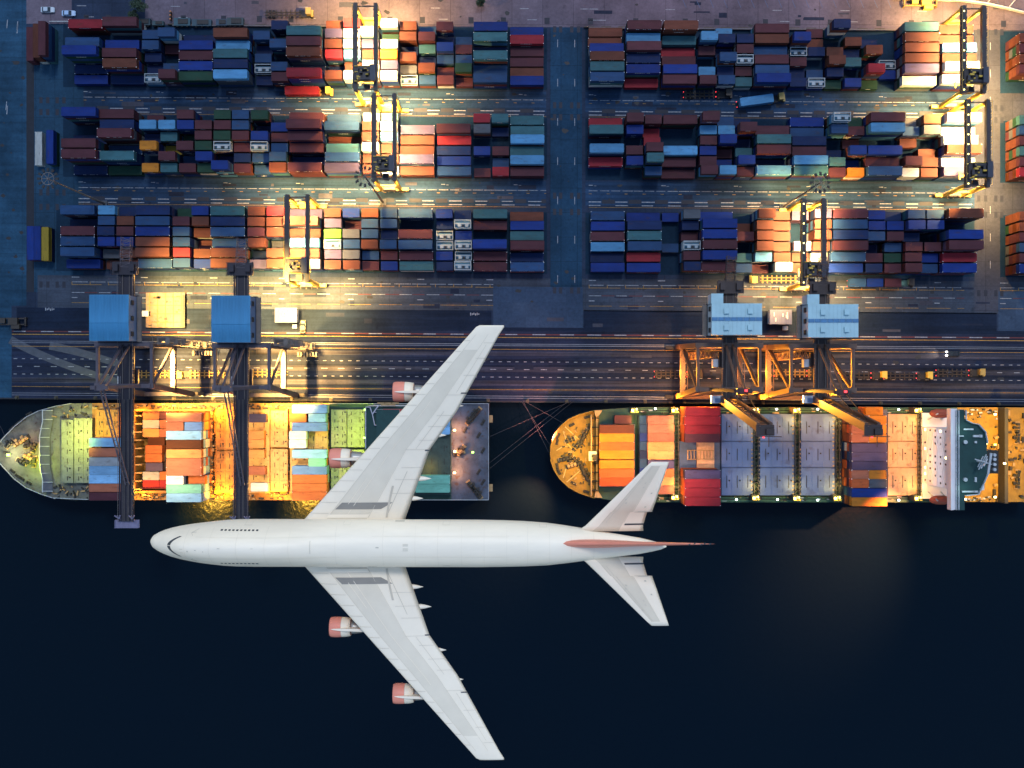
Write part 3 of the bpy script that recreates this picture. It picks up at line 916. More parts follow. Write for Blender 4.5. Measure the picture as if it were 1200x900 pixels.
        for sx in (-1, 1):
            for k in range(3):
                b.bar((gX + sx * 1.9 - .8 + k * .8, yt - .2, ZG - .8), (gX + sx * 2.3 + .6 - k * .9, yt + 2.0, ZG + .9), .35)
            b.box((gX + sx * 3.7, yt - .9, ZG + .1), (.12, 2.6, .12))
        b.box((gX, yt - 2.1, ZG + .1), (7.8, .12, .12))
        b.build("boom_tip_platform", mat("tip_lilac_paint", (.16, .15, .24), .6), root)
        tip = Vector((gX - .4, hinge - (hinge - yt) * .70, ZG + .6))
    else:
        b = MB()
        h0 = Vector((gX - .9, hinge, ZG))
        t0 = Vector((gX - .6, gy(488), 92.0))
        d = (t0 - h0)
        for sx in (-1.75, 1.75):
            b.bar(h0 + Vector((sx, 0, 0)), t0 + Vector((sx, 0, 0)), .9, 2.4)
        for i in range(15):
            p = h0 + d * ((i + .3) / 15)
            b.bar(p + Vector((-1.7, .2, 0)), p + Vector((1.7, .2, 0)), .3)
            q = h0 + d * ((i + 1.3) / 15)
            b.bar(p + Vector((-1.7 if i % 2 else 1.7, .4, 0)), q + Vector((1.7 if i % 2 else -1.7, .4, 0)), .2)
        b.build("boom", m_leg, root)
        b = MB()
        b.box((t0.x, t0.y - .8, t0.z + .4), (5.0, 3.0, .4))
        b.box((t0.x + 1.2, t0.y - 1.2, t0.z + 1.1), (2.2, 1.6, 1.0))
        b.bar((t0.x - 3.2, t0.y - 2.4, t0.z + 1), (t0.x + 4.4, t0.y - 2.6, t0.z + 1), .25)
        b.bar((t0.x + 1.0, t0.y - 2.4, t0.z + .6), (t0.x + 1.0, t0.y - 5.4, t0.z + .6), .2)
        b.build("boom_tip_platform", m_gird, root)
        b = MB()
        b.box((t0.x - .5, t0.y - 2.7, t0.z + .8), (.5, .5, .5))
        b.build("beacon", M_LAMPR, root)
        tip = None
    # A-frame over the waterside legs
    apex = Vector((X, YWT - .5, 62.0))
    b = MB()
    for sx in (-1, 1):
        b.bar((X + sx * w * .62, YWT, ZG), apex + Vector((sx * .8, 0, 0)), .9, 1.0)
    b.box(apex + Vector((0, 0, .4)), (3.4, 1.8, 1.4))
    for sx in (-1, 1):
        b.tube(apex + Vector((sx * 1.9, -.6, 1.2)), apex + Vector((sx * 1.9, .6, 1.2)), .9, n=10)
    b.build("apex_frame", m_leg if down else m_gird, root)
    b = MB()
    for sx in (-1.1, 1.1):
        b.tube(apex + Vector((sx, 0, 0)), (gX + sx, gy(405, ZG), ZG + .3), .42, n=8)
    b.build("backstay", m_leg, root)
    if tip is not None:
        b = MB()
        for sx in (-.55, .55):
            b.bar(apex + Vector((sx, 0, 0)), tip + Vector((sx + 1.0, 0, 0)), .38)
        n = 18
        for i in range(n):
            p = apex.lerp(tip + Vector((1, 0, 0)), (i + .5) / n)
            b.bar(p + Vector((-.55, 0, 0)), p + Vector((.55, 0, 0)), .2)
        b.build("forestay", m_leg, root)
    else:
        b = MB()
        b.box(apex + Vector((.8, .2, 1.8)), (.7, .7, .7))
        b.build("beacon", M_LAMPR, root)
        b = MB()
        for sx in (-1.2, 1.2):
            b.tube(apex + Vector((sx, -.6, .8)), (gX + sx - .6, gy(482), 84), .14, n=5)
        b.build("hoist_rope", M_DARK, root)
    # machinery house
    hx0, hx1, hy0, hy1 = (gx(house[0]), gx(house[1]), gy(house[3]), gy(house[2]))
    hc = ((hx0 + hx1) / 2, (hy0 + hy1) / 2)
    hs = (hx1 - hx0, hy1 - hy0)
    b = MB()
    b.box((hc[0], hc[1], 48.2), (hs[0] - .3, hs[1] - .3, 7.0))
    if not down:
        b.box((hx0 + 2.0, hy1 + 1.6, 47.7), (3.6, 3.0, 6.0))
    hw_ = b.build("machine_house", m_wall, root)
    b = MB()
    if down:
        n = 26
        for i in range(n):
            x = hx0 + hs[0] * (i + .5) / n
            for (ya, yb_, za, zb) in ((hy1, hy0 + hs[1] * .40, 52.0, 52.25), (hy0 + hs[1] * .395, hy0, 52.25, 51.9)):
                b.hexa([(x - hs[0] / n * .5, yb_, zb - .25), (x + hs[0] / n * .5, yb_, zb - .25), (x + hs[0] / n * .5, ya, za - .25), (x - hs[0] / n * .5, ya, za - .25),
                        (x - hs[0] / n * .5, yb_, zb), (x + hs[0] / n * .5, yb_, zb), (x + hs[0] / n * .5, ya, za), (x - hs[0] / n * .5, ya, za)])
            b.box((x - hs[0] / n * .5, hc[1], 52.2), (.07, hs[1] - .1, .18))
        b.box((hc[0], hy0 + hs[1] * .40, 52.35), (hs[0], .25, .2))
        ro = b.build("roof", m_roof, hw_)
    else:
        for i in range(12):
            x = hx0 + hs[0] * (i + .5) / 12
            b.box((x, hc[1], 51.95), (hs[0] / 12 - .03, hs[1], .4))
        b.box((hx0 + 2.0, hy1 + 1.6, 50.9), (3.8, 3.2, .4))
        ro = b.build("roof", m_roof, hw_)
        b = MB()
        for i in range(8):
            b.box((hx0 + hs[0] * (i + .5) / 8, hc[1], 52.25), (hs[0] / 8 - .12, 1.15, .14))
        b.build("roof_hatch_strip", mat("roof_strip_blue", (.055, .17, .33), .5), hw_)
        for fx in (.29, .76):
            for fy in (.24, .76):
                b = MB()
                b.box((hx0 + hs[0] * fx, hy0 + hs[1] * fy, 52.45), (1.3, 1.5, .65))
                b.box((hx0 + hs[0] * fx, hy0 + hs[1] * fy, 52.85), (1.6, 1.8, .15))
                b.build("roof_vent", m_roof, hw_)
    b = MB()
    wx = hx1 if down else hx0
    for i in range(3):
        y = hy0 + hs[1] * (.16 + .34 * i)
        b.box((wx + (.05 if down else -.05), y, 49.2), (.5, 1.5, 1.6))
    b.build("vent_louvre", M_DARK, hw_)
    b = MB()
    sd = 1 if down else -1
    b.box((wx + sd * .9, hc[1], 45.2), (1.5, hs[1], .15))
    for i in range(9):
        y = hy0 + hs[1] * i / 8
        b.bar((wx + sd * 1.6, y, 45.2), (wx + sd * 1.6, y, 46.4), .1)
    b.bar((wx + sd * 1.6, hy0, 46.4), (wx + sd * 1.6, hy1, 46.4), .1)
    b.build("house_gangway", M_STAIR, root)
    b = MB()
    b.box((hc[0], hc[1], 44.4), (hs[0] + .8, hs[1] + .8, .5))
    b.build("house_deck", m_gird, root)
    # operator cab and trolley
    b = MB()
    ty = gy(443) if down else gy(425)
    b.box((gX, ty, ZG - 3.2), (5.6, 5.0, 1.2))
    tr_ = b.build("trolley", m_gird, root)
    b = MB()
    b.box((gX - 3.4, ty - 1, ZG - 5.3), (2.2, 2.6, 2.6))
    cb = b.build("operator_cab", M_WALLP, root)
    b = MB()
    b.box((gX - 3.4, ty - 2.33, ZG - 5.3), (1.9, .1, 1.7))
    b.build("window", M_GLASS, cb)
    if not down:
        b = MB()
        b.box((gX - 4.2, gy(468, ZG), ZG + .2), (3.6, 2.4, 1.8))
        b.box((gX - 3.9, gy(468, ZG) - .3, ZG + 1.2), (2.0, 1.4, .3), 0, 1)
        b.build("boom_control_cab", [M_WALLP, M_WALLB], root)
    # stair tower down the landside leg
    if stair:
        b = MB()
        sx0 = X + w + 1.6
        n = 11
        for i in range(n):
            z0, z1 = 2 + i * 3.9, 2 + (i + 1) * 3.9
            x0, x1 = (sx0, sx0 + 4.2) if i % 2 == 0 else (sx0 + 4.2, sx0)
            b.bar((x0, YL + .6, z0), (x1, YL + .6, z1), .9, .16)
            b.bar((x0, YL + 1.1, z0 + 1.1), (x1, YL + 1.1, z1 + 1.1), .1)
            b.box((x1, YL + .3, z1), (1.4, 2.4, .12))
        for q in ((sx0 - .6, YL - .7), (sx0 + 4.8, YL - .7), (sx0 - .6, YL + 1.5), (sx0 + 4.8, YL + 1.5)):
            b.bar((q[0], q[1], 0), (q[0], q[1], 46), .18)
        for i in range(12):
            z = 1 + i * 4
            b.bar((sx0 - .6, YL - .7, z), (sx0 + 4.8, YL - .7, z), .14)
            b.bar((sx0 - .6, YL + 1.5, z), (sx0 + 4.8, YL + 1.5, z), .14)
            b.bar((sx0 - .6, YL - .7, z), (sx0 - .6, YL + 1.5, z), .14)
            b.bar((sx0 + 4.8, YL - .7, z), (sx0 + 4.8, YL + 1.5, z), .14)
        b.build("stair_tower", M_STAIR, root)
        b = MB()
        for i in range(7):
            b.box((X + w + 1.2 + i * 1.1, YL - 2.6, 3 + i * .1), (.7, 1.6, 2.6))
        b.build("cable_reel_frame", M_STAIR, root)
    return root, X, w, YL, YW, gX

LEFT = dict(down=True, m_gird=M_GIRD, m_leg=M_LEG, m_roof=M_ROOFB, m_wall=M_WALLB, zport=22.0)
c1 = sts(199, 28, 406.0, 461.5, "grey quay crane with blue-roofed house, boom lowered over the bow containers", house=(174.6, 214, 360, 406.5), gx0=201.8, gy_back=313, gy_tip=611, **LEFT)
c2 = sts(320.5, 28, 407.5, 463, "grey quay crane with blue-roofed house, boom lowered and ending over the aeroplane's nose", house=(297.5, 336.5, 361, 408), gx0=320.6, gy_back=314, gy_tip=612, **LEFT)
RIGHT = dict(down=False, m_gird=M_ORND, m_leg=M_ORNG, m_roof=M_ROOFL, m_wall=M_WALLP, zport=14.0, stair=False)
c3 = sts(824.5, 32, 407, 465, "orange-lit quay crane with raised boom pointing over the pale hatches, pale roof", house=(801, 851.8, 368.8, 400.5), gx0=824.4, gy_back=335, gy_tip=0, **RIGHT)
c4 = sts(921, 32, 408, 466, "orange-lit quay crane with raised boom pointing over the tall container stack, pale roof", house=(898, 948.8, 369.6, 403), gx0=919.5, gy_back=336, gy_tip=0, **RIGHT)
for (root, X, w, YL, YW, gX), dn in ((c1, 1), (c2, 1), (c3, 0), (c4, 0)):
    if dn:
        for y, k in ((333, 1.1), (352, .8), (372, .8)):
            lamp(gX + 2.8, gy(y), 41, 330000 * k, (1.0, 0.61, 0.16), 0.6, 70, .9, aim=(gX + 10, gy(y), 0), parent=root)
        for y in (416, 434, 457):
            lamp(gX + 4.4, gy(y), 40, 540000, (1.0, 0.50, 0.11), 0.6, 54, .5, aim=(gX + 11, gy(y), 0), parent=root)
        for y in (335, 425, 445, 500, 560):  # added lamps hung beside the girder to brighten its side
            lamp(gX + 7, gy(y), 36, 5500, (1.0, 0.50, 0.10), 0.4, 120, .9, aim=(gX, gy(y), 44), parent=root)
        lamp(gX + 3, gy(596), 40, 260000, (0.95, 0.50, 0.05), .5, 34, 1.0, aim=(gX + 11, gy(606), -4), parent=root)  # this and the next are added for the yellow glow on the water
        lamp(gX + 3, gy(592), 40, 260000, (0.95, 0.48, 0.05), .5, 32, 1.0, aim=(gX + 19, gy(607), -4), parent=root)
        for y in (495, 530, 566):
            lamp(gX + 2.8, gy(y), 41, 36000, (1.0, 0.62, 0.24), 0.5, 84, .7, aim=(gX + 9, gy(y), 8), parent=root)
        for y in (476, 582):
            for dx in ((-8, 20) if gX < gx(260) else (-14, 4)):
                lamp(gX + dx, gy(y), 15, 19000, (1.0, 0.37, 0.02), 0.4, 150, .8, aim=(gX + dx, gy(529), 5), parent=root)
    else:
        for (x, y) in ((X - w - 6, gy(436)), (X + w * .2, gy(440)), (X - w * .5, gy(413)), (X - w - 3, gy(470)), (X + 2, gy(462))):
            lamp(x, y, 7, 46000, (1.0, 0.31, 0.015), 0.5, 160, .9, aim=(X, gy(436), 20), parent=root)
        lamp(X - w, gy(440), 30, 60000, (1.0, 0.42, 0.10), 0.5, 130, .9, aim=(X - w * .3, gy(438), 0), parent=root)
        lamp(gX - 8, gy(462), 40, 110000, (1.0, 0.40, 0.04), 0.5, 70, .9, aim=(gX, gy(476), 66), parent=root)

# ------------------------------------------------------------------ rubber-tyred yard gantries
M_YEL = mat("yellow_crane_paint", (0.50, 0.33, 0.045), 0.5, var=0.2, scale=0.5)
M_YDK = mat("gantry_unlit_dark", (0.020, 0.019, 0.026), 0.5, var=0.2)  # unlit tops of the gantries, the shade put into the colour
def rtg(lit):
    root = empty("yard_gantry", (0, 0, 0))
    L, w, z = 14.4, 3.45, 21.0
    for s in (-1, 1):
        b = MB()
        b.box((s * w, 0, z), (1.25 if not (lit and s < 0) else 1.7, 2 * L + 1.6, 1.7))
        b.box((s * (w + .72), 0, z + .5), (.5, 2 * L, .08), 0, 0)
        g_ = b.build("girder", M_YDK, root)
        for e in (-1, 1):
            b = MB()
            b.bar((s * w, e * (L + .1), 2.0), (s * w, e * L, z - .9), 1.15, 1.0)
            b.build("leg", M_YEL, root)
        b = MB()
        for k in range(5):
            b.box((s * (w + (.9 if s > 0 else -.9)), -11 + 5.5 * k, z + .3), (.5, .5, .5))
        b.build("bracket_box", M_YDK, g_)
    for e in (-1, 1):
        b = MB()
        b.box((0, e * L, 1.7), (13.0, 1.1, 1.1))
        b.bar((-w, e * L, 8.5), (w, e * L, 8.5), .7)
        sb = b.build("sill_beam", M_YEL, root)
        for k in (-5.6, -3.9, 3.9, 5.6):
            b = MB()
            b.tube((k, e * L - .45, .75), (k, e * L + .45, .75), .75, n=12)
            b.build("wheel", M_TYRE, sb)
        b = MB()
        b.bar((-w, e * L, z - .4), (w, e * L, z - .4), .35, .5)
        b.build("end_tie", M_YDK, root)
    b = MB()
    b.box((.2, L + .1, 3.6), (5.6, 2.2, 2.6))
    b.box((.2, L + .1, 5.0), (5.9, 2.5, .2))
    b.build("power_pack", M_YEL, root)
    b = MB()
    b.box((-.3, -L + .2, 3.2), (4.2, 1.8, 2.0))
    for i in range(4):
        b.bar((-3 + i * 2, -L + 1.5, 2.4), (-2.6 + i * 2, -L - 1.4, 3.4), .25)
    b.build("cable_drum", M_STAIR, root)
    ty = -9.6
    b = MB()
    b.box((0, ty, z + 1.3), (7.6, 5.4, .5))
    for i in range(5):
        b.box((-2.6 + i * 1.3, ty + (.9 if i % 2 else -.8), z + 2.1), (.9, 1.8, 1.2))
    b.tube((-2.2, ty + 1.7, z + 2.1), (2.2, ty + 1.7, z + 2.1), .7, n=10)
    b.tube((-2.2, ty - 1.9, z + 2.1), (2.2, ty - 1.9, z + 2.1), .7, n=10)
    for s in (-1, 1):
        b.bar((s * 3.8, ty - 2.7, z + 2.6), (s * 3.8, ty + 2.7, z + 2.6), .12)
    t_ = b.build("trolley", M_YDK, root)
    b = MB()
    for i in range(9):
        b.box((random.uniform(-3.2, 1.6), ty + random.uniform(-2.5, 2.5), z + 2.2 + i * .02), (random.uniform(.2, 1.2), random.uniform(.15, .7), random.uniform(.6, 1.6)))
    b.bar((-3.6, ty + 2.6, z + 1.9), (3.4, ty + 2.6, z + 1.9), .25)
    b.bar((-3.6, ty - 2.6, z + 1.9), (3.4, ty - 2.6, z + 1.9), .25)
    b.build("hoist_gear", M_YEL, t_)
    b = MB()
    b.box((2.9, ty, z + 2.5), (1.9, 5.4, 2.2))
    b.build("electric_cabinet", mat("cabinet_blue_grey", (.018, .026, .05), .5), t_)
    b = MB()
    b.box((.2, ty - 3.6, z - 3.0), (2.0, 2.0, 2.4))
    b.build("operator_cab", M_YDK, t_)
    b = MB()
    b.box((0, ty, 13.6), (6.0, .9, .5))
    for s in (-1, 1):
        b.box((s * 2.9, ty, 13.5), (.35, 2.6, .5))
        for e in (-1, 1):
            b.tube((s * 1.2, ty + e * .3, 13.8), (s * 1.2, ty + e * 1.2, z + 1.2), .05, n=4)
    b.build("spreader", M_YEL, root)
    for i in range(9 if lit else 0):
        b = MB()
        b.box(((-w - .1), -14 + i * 3.4, z + .92), (.38, .38, .2))
        b.build("walkway_lamp", M_LAMPY, root)
    for i in range(3):
        for s in (-1, 1):
            b = MB()
            b.box((s * w, -10 + i * 10, z - 1.0), (.7, .5, .25))
            b.build("flood_lamp", M_LAMP, root)
    for s in (-1, 1):                                     # handrail and ladder
        b = MB()
        for i in range(15):
            yy = -L + i * 2 * L / 14
            b.bar((s * (w + .95), yy, z + .5), (s * (w + .95), yy, z + 1.6), .07)
        b.bar((s * (w + .95), -L, z + 1.6), (s * (w + .95), L, z + 1.6), .08)
        b.build("handrail", M_YEL, root)
        b = MB()
        for k in (-.3, .3):
            b.bar((s * w + k, -L + .8, 2.2), (s * w + k, -L + .7, z - .8), .08)
        for i in range(18):
            b.bar((s * w - .3, -L + .8, 2.6 + i), (s * w + .3, -L + .8, 2.6 + i), .06)
        b.build("ladder", M_YEL, root)
    for yy, k in ((-12, 1.0), (-4, .9), (4, .9), (11.5, 1.0)):
        for s in (-1, 1):
            lamp(s * w, yy, z - 1.4, 74000 * k, (1.0, 0.60, 0.23), .5, 122, 1.0, aim=(s * w * 2.2, yy, 0), parent=root)
    for e in (-1, 1):
        for s in (-1, 1):
            lamp(s * (w + .5), e * (L + 1.0), z - 2.0, 115000, (1.0, 0.55, 0.14), .5, 104, 1.0, aim=(s * 14, e * (L + 9), 0), parent=root)
    return root
RT = [(438.2, 78, 0, "yellow yard gantry straddling the white boxes of the top yard band, left half"), (458.9, 177.2, 0, "yellow yard gantry over the middle yard band, tall mast at its foot"),
      (363, 289.2, 0, "yellow yard gantry over the lowest yard band, beside the lime-green container"),
      (1109.8, 80.8, 1, "yellow yard gantry with lamp row on its girder, top yard band"), (1114.5, 184.3, 1, "yellow yard gantry with lamp row on its girder, middle yard band"),
      (933, 293.4, 1, "yellow yard gantry with lamp row, partly behind the orange-lit quay crane")]
proto = {}
for (px, py, lit, lab) in RT:
    if lit not in proto:
        proto[lit] = r_ = rtg(lit)
    else:
        r_ = copy_tree(proto[lit])
    r_.location = P(px, py)
    tag(r_, lab, "gantry crane", "rubber-tyred gantries over the container rows")

# ------------------------------------------------------------------ high light masts with a ring of floodlights
def mast():
    root = empty("light_mast", (0, 0, 0))
    b = MB()
    b.tube((0, 0, 0), (0, 0, 46), .45, .2, n=10)
    b.build("pole", M_STAIR, root)
    b = MB()
    n = 14
    for i in range(n):
        a0, a1 = 2 * math.pi * i / n, 2 * math.pi * (i + 1) / n
        b.bar((math.cos(a0) * 2.0, math.sin(a0) * 2.0, 45.6), (math.cos(a1) * 2.0, math.sin(a1) * 2.0, 45.6), .16)
        if i % 2:
            b.bar((0, 0, 45.6), (math.cos(a0) * 2.0, math.sin(a0) * 2.0, 45.6), .12)
    b.build("lamp_ring", M_STAIR, root)
    for i in range(12):
        a0 = 2 * math.pi * i / 12
        b = MB()
        b.box((math.cos(a0) * 2.9, math.sin(a0) * 2.9, 45.5), (1.1, .7, .35), a0)
        b.build("floodlight", M_DARK, root)
    b = MB()
    b.box((0, 0, .35), (2.2, 2.2, .7))
    b.build("foundation", mat("plinth_concrete", (.06, .07, .09), .8), root)
    return root
m0 = mast()
for i, (px, py, lab) in enumerate(((917, 243, "light mast with ring of floodlights beside the lit gantry, right half"), (449, 237, "light mast with ring of floodlights leaning past the middle gantry"),
                                   (123, 239, "light mast with ring of floodlights beside the dark western strip"))):
    r_ = m0 if i == 0 else copy_tree(m0)
    r_.location = P(px, py)
    tag(r_, lab, "light mast", "high masts with floodlight rings")
# ------------------------------------------------------------------ the two container ships
M_HULL = mat("hull_navy", (0.012, 0.016, 0.026), 0.5)
M_DECKR = mat("orange_lit_deck", (0.34, 0.155, 0.034), 0.7, var=0.5, scale=0.25, streak=0.85)  # the sodium lamps' orange is put into this deck colour
M_DECKG = mat("grey_green_deck", (0.115, 0.120, 0.105), 0.7, var=0.45, scale=0.3, streak=0.8)
M_DECKB = mat("blue_grey_deck", (0.060, 0.075, 0.110), 0.7, var=0.45, scale=0.3, streak=0.8)
M_DECKY = mat("ochre_deck", (0.255, 0.145, 0.020), 0.7, var=0.3, scale=0.3, streak=0.4)
M_DECKN = mat("dark_green_deck", (0.016, 0.050, 0.040), 0.7, var=0.3, scale=0.4)
M_HATCHG = mat("hatch_greenish", (0.20, 0.22, 0.15), 0.7, var=0.3, scale=0.35, streak=0.6)
M_HATCHB = mat("hatch_pale_blue", (0.110, 0.152, 0.290), 0.65, var=0.2, scale=0.12, streak=0.35)
M_HATCHO = mat("hatch_orange_lit", (0.34, 0.215, 0.14), 0.65, var=0.22, scale=0.25, streak=0.5)  # lit copy of the hatch paint, lamp orange put into its colour
M_HATCHC = mat("hatch_cream", (0.36, 0.24, 0.10), 0.65, var=0.3, scale=0.35, streak=0.7)
M_SUPW = mat("superstructure_white", (0.64, 0.62, 0.64), 0.55, var=0.08, scale=0.2)
M_TEAL = mat("dark_teal_roof", (0.006, 0.040, 0.040), 0.7, var=0.2)
M_RAIL = mat("rail_pale", (0.40, 0.43, 0.46), 0.6)
M_WINCH = mat("winch_dark", (0.022, 0.020, 0.018), 0.6)
M_WINCHY = mat("winch_ochre", (0.34, 0.22, 0.10), 0.6)
def pp(pts, z):
    return [P(x, y, z) for x, y in pts]
def rail(b, pts, z, h=1.1, t=.12, step=2.4):
    for a, c in zip(pts[:-1], pts[1:]):
        a, c = Vector((a[0], a[1], z)), Vector((c[0], c[1], z))
        n = max(1, int((c - a).length / step))
        for i in range(n + 1):
            p = a.lerp(c, i / n)
            b.bar(p, p + Vector((0, 0, h)), t)
        for k in (h, h * .5):
            b.bar(a + Vector((0, 0, k)), c + Vector((0, 0, k)), t)
def hatch(x0, x1, y0, y1, zb, zt, m, parent, nx=3, ny=4, name="hatch_cover", fit=True):
    a, c = P(x0, y1, zt), P(x1, y0, zt)
    b = MB()
    b.box(((a.x + c.x) / 2, (a.y + c.y) / 2, (zb + zt) / 2), (c.x - a.x, c.y - a.y, zt - zb))
    for i in range(nx + 1):
        x = a.x + (c.x - a.x) * i / nx
        b.box((min(max(x, a.x + .12), c.x - .12), (a.y + c.y) / 2, zt + .03), (.2, c.y - a.y, .14))
    for j in range(ny + 1):
        y = a.y + (c.y - a.y) * j / ny
        b.box(((a.x + c.x) / 2, min(max(y, a.y + .12), c.y - .12), zt + .03), (c.x - a.x, .16, .10))
    if fit:
        for i in range(nx):
            for j in range(ny):
                x, y = a.x + (c.x - a.x) * (i + .5) / nx, a.y + (c.y - a.y) * (j + .5) / ny
                b.box((x, y, zt + .06), (.22, (c.y - a.y) / ny * .45, .14), 0, 1)
                if random.random() < .5:
                    b.box((x + .9, y + .4, zt + .1), (.5, .5, .25), 0, 1)
    return b.build(name, [m, M_WINCH], parent)
def winch(b, x, y, z, a, mi=0, parent=None):
    if parent is not None:
        b = MB()
    c, s = math.cos(a), math.sin(a)
    for k in (-1.2, 0, 1.2):
        p, q = Vector((x + c * (k - .45), y + s * (k - .45), z + .9)), Vector((x + c * (k + .45), y + s * (k + .45), z + .9))
        b.tube(p, q, .75, n=10, mi=mi)
    b.bar((x - c * 2.2, y - s * 2.2, z + .3), (x + c * 2.2, y + s * 2.2, z + .3), 1.6, .5, 1 - mi)
    b.box((x - s * 1.2, y + c * 1.2, z + .8), (1.0, .8, 1.0), a, mi)
    if parent is not None:
        b.build("winch", [M_WINCH, M_WINCHY], parent)
def bollard_pair(b, x, y, z, a=0, parent=None):
    if parent is not None:
        b = MB()
    for k in (-.6, .6):
        b.tube((x + math.cos(a) * k, y + math.sin(a) * k, z), (x + math.cos(a) * k, y + math.sin(a) * k, z + .9), .3, n=8)
    b.box((x, y, z + .1), (2.2, .9, .2), a)
    if parent is not None:
        b.build("bollard_pair", M_WINCH, parent)
def deck_lamp(x, y, z, m, parent, name="deck_lamp", s=.6):
    b = MB()
    b.tube((x, y, z - 2.2), (x, y, z), .12, n=6, mi=1)
    b.box((x, y, z + .15), (s * 1.3, s, .3))
    return b.build(name, [m, M_DARK], parent)

# ---- ship with the grey bow
ZD = 9.0
bow = [(-6, 531), (-2, 522), (6, 512), (18, 500), (32, 488.5), (46, 481.5), (66, 476), (84, 472.8)]
bowS = [(84, 586), (66, 584), (50, 579), (32, 571.5), (18, 561), (6, 548), (-2, 539)]
out1 = bow + [(573, 472.5), (573, 586)] + bowS
s1 = empty("container_ship", P(290, 530, 0), "grey-bowed container ship with orange open hold, berthed under the two blue-roofed cranes", "ship", "container ships berthed at the quay")
b = MB()
top, low = pp(out1, ZD), [(p.x * 1.0, p.y * .985 + gy(530) * .015, -6.0) for p in pp(out1, ZD)]
n = len(top)
for i in range(n):
    j = (i + 1) % n
    b.face([low[i], low[j], tuple(top[j]), tuple(top[i])])
b.face(list(reversed(low)))
b.build("hull", M_HULL, s1)
def deck_poly(name, pts, m, z=ZD, parent=s1):
    b = MB()
    b.face([Vector((p.x, p.y, z)) for p in pp(pts, z)])
    return b.build(name, m, parent)
deck_poly("fore_deck", bow + [(108, 472.6), (108, 586)] + bowS, M_DECKG, ZD)
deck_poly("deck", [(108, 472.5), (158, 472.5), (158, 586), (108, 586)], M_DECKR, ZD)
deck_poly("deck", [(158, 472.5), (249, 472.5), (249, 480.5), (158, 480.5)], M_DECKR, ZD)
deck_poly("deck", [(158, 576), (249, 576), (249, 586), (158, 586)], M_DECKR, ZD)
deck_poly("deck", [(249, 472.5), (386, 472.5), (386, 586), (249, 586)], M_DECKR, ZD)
deck_poly("after_deck", [(386, 472.5), (529, 472.5), (529, 586), (386, 586)], M_DECKN, ZD)
deck_poly("stern_deck", [(529, 472.5), (573, 472.5), (573, 586), (529, 586)], M_DECKB, ZD)
b = MB()                                               # the open hold
a, c = P(158, 576, ZD), P(249, 480.5, ZD)
b.face([(a.x, a.y, 0), (c.x, a.y, 0), (c.x, c.y, 0), (a.x, c.y, 0)])
for q in (((a.x, a.y), (a.x, c.y)), ((c.x, a.y), (c.x, c.y)), ((a.x, a.y), (c.x, a.y)), ((a.x, c.y), (c.x, c.y))):
    b.face([(*q[0], 0), (*q[1], 0), (*q[1], ZD), (*q[0], ZD)])
for i in range(10):                                    # cell guide fins
    y = a.y + (c.y - a.y) * (i + .3) / 10
    b.box((a.x + 1.4, y, 5.0), (2.6, .4, 9.6))
b.build("hold", M_HATCHC, s1)
b = MB()
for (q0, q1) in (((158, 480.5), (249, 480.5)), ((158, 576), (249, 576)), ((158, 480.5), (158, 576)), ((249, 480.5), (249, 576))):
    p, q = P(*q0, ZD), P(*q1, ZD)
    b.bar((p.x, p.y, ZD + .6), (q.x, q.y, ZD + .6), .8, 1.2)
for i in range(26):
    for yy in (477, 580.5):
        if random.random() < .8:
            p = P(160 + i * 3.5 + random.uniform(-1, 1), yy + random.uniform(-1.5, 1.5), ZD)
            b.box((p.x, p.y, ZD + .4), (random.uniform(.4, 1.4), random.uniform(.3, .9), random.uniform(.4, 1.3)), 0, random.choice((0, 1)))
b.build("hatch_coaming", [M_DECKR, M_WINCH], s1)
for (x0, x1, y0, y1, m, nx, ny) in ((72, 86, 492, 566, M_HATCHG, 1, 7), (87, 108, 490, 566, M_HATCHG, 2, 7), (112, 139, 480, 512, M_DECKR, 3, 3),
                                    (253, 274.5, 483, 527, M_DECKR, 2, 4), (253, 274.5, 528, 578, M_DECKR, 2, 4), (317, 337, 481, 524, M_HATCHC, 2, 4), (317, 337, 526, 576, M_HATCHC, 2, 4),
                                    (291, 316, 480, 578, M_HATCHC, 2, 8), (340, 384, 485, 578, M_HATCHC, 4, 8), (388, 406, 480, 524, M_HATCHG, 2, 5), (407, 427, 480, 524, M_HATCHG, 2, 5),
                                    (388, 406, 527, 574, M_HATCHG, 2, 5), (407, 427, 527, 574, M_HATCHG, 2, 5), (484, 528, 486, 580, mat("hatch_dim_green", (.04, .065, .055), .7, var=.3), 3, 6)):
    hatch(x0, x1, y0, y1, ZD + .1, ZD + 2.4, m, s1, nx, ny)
b = MB()                                               # breakwater behind the mooring deck
wl = [(50, 480), (50, 494), (46.5, 512), (46.5, 545), (50, 562), (50, 577)]
for q0, q1 in zip(wl[:-1], wl[1:]):
    p, q = P(*q0, ZD + 3), P(*q1, ZD + 3)
    b.bar((p.x, p.y, ZD + 1.6), (q.x, q.y, ZD + 1.6), .3, 3.2)
    r0, r1 = P(q0[0] + 11, q0[1], ZD + 1), P(q1[0] + 11, q1[1], ZD + 1)
    b.face([(p.x, p.y, ZD + 3.1), (q.x, q.y, ZD + 3.1), (r1.x, r1.y, ZD + .5), (r0.x, r0.y, ZD + .5)], 1)
for i in range(10):
    y = 481 + i * 10.5
    p, q = P(50 if not 500 < y < 555 else 47, y, ZD + 3.2), P(62 if not 500 < y < 555 else 58, y, ZD + .6)
    b.bar((p.x, p.y, ZD + 3.2), (q.x, q.y, ZD + .8), .25, .5)
b.build("breakwater", [M_RAIL, mat("breakwater_plate", (.10, .11, .14), .6)], s1)
b = MB()
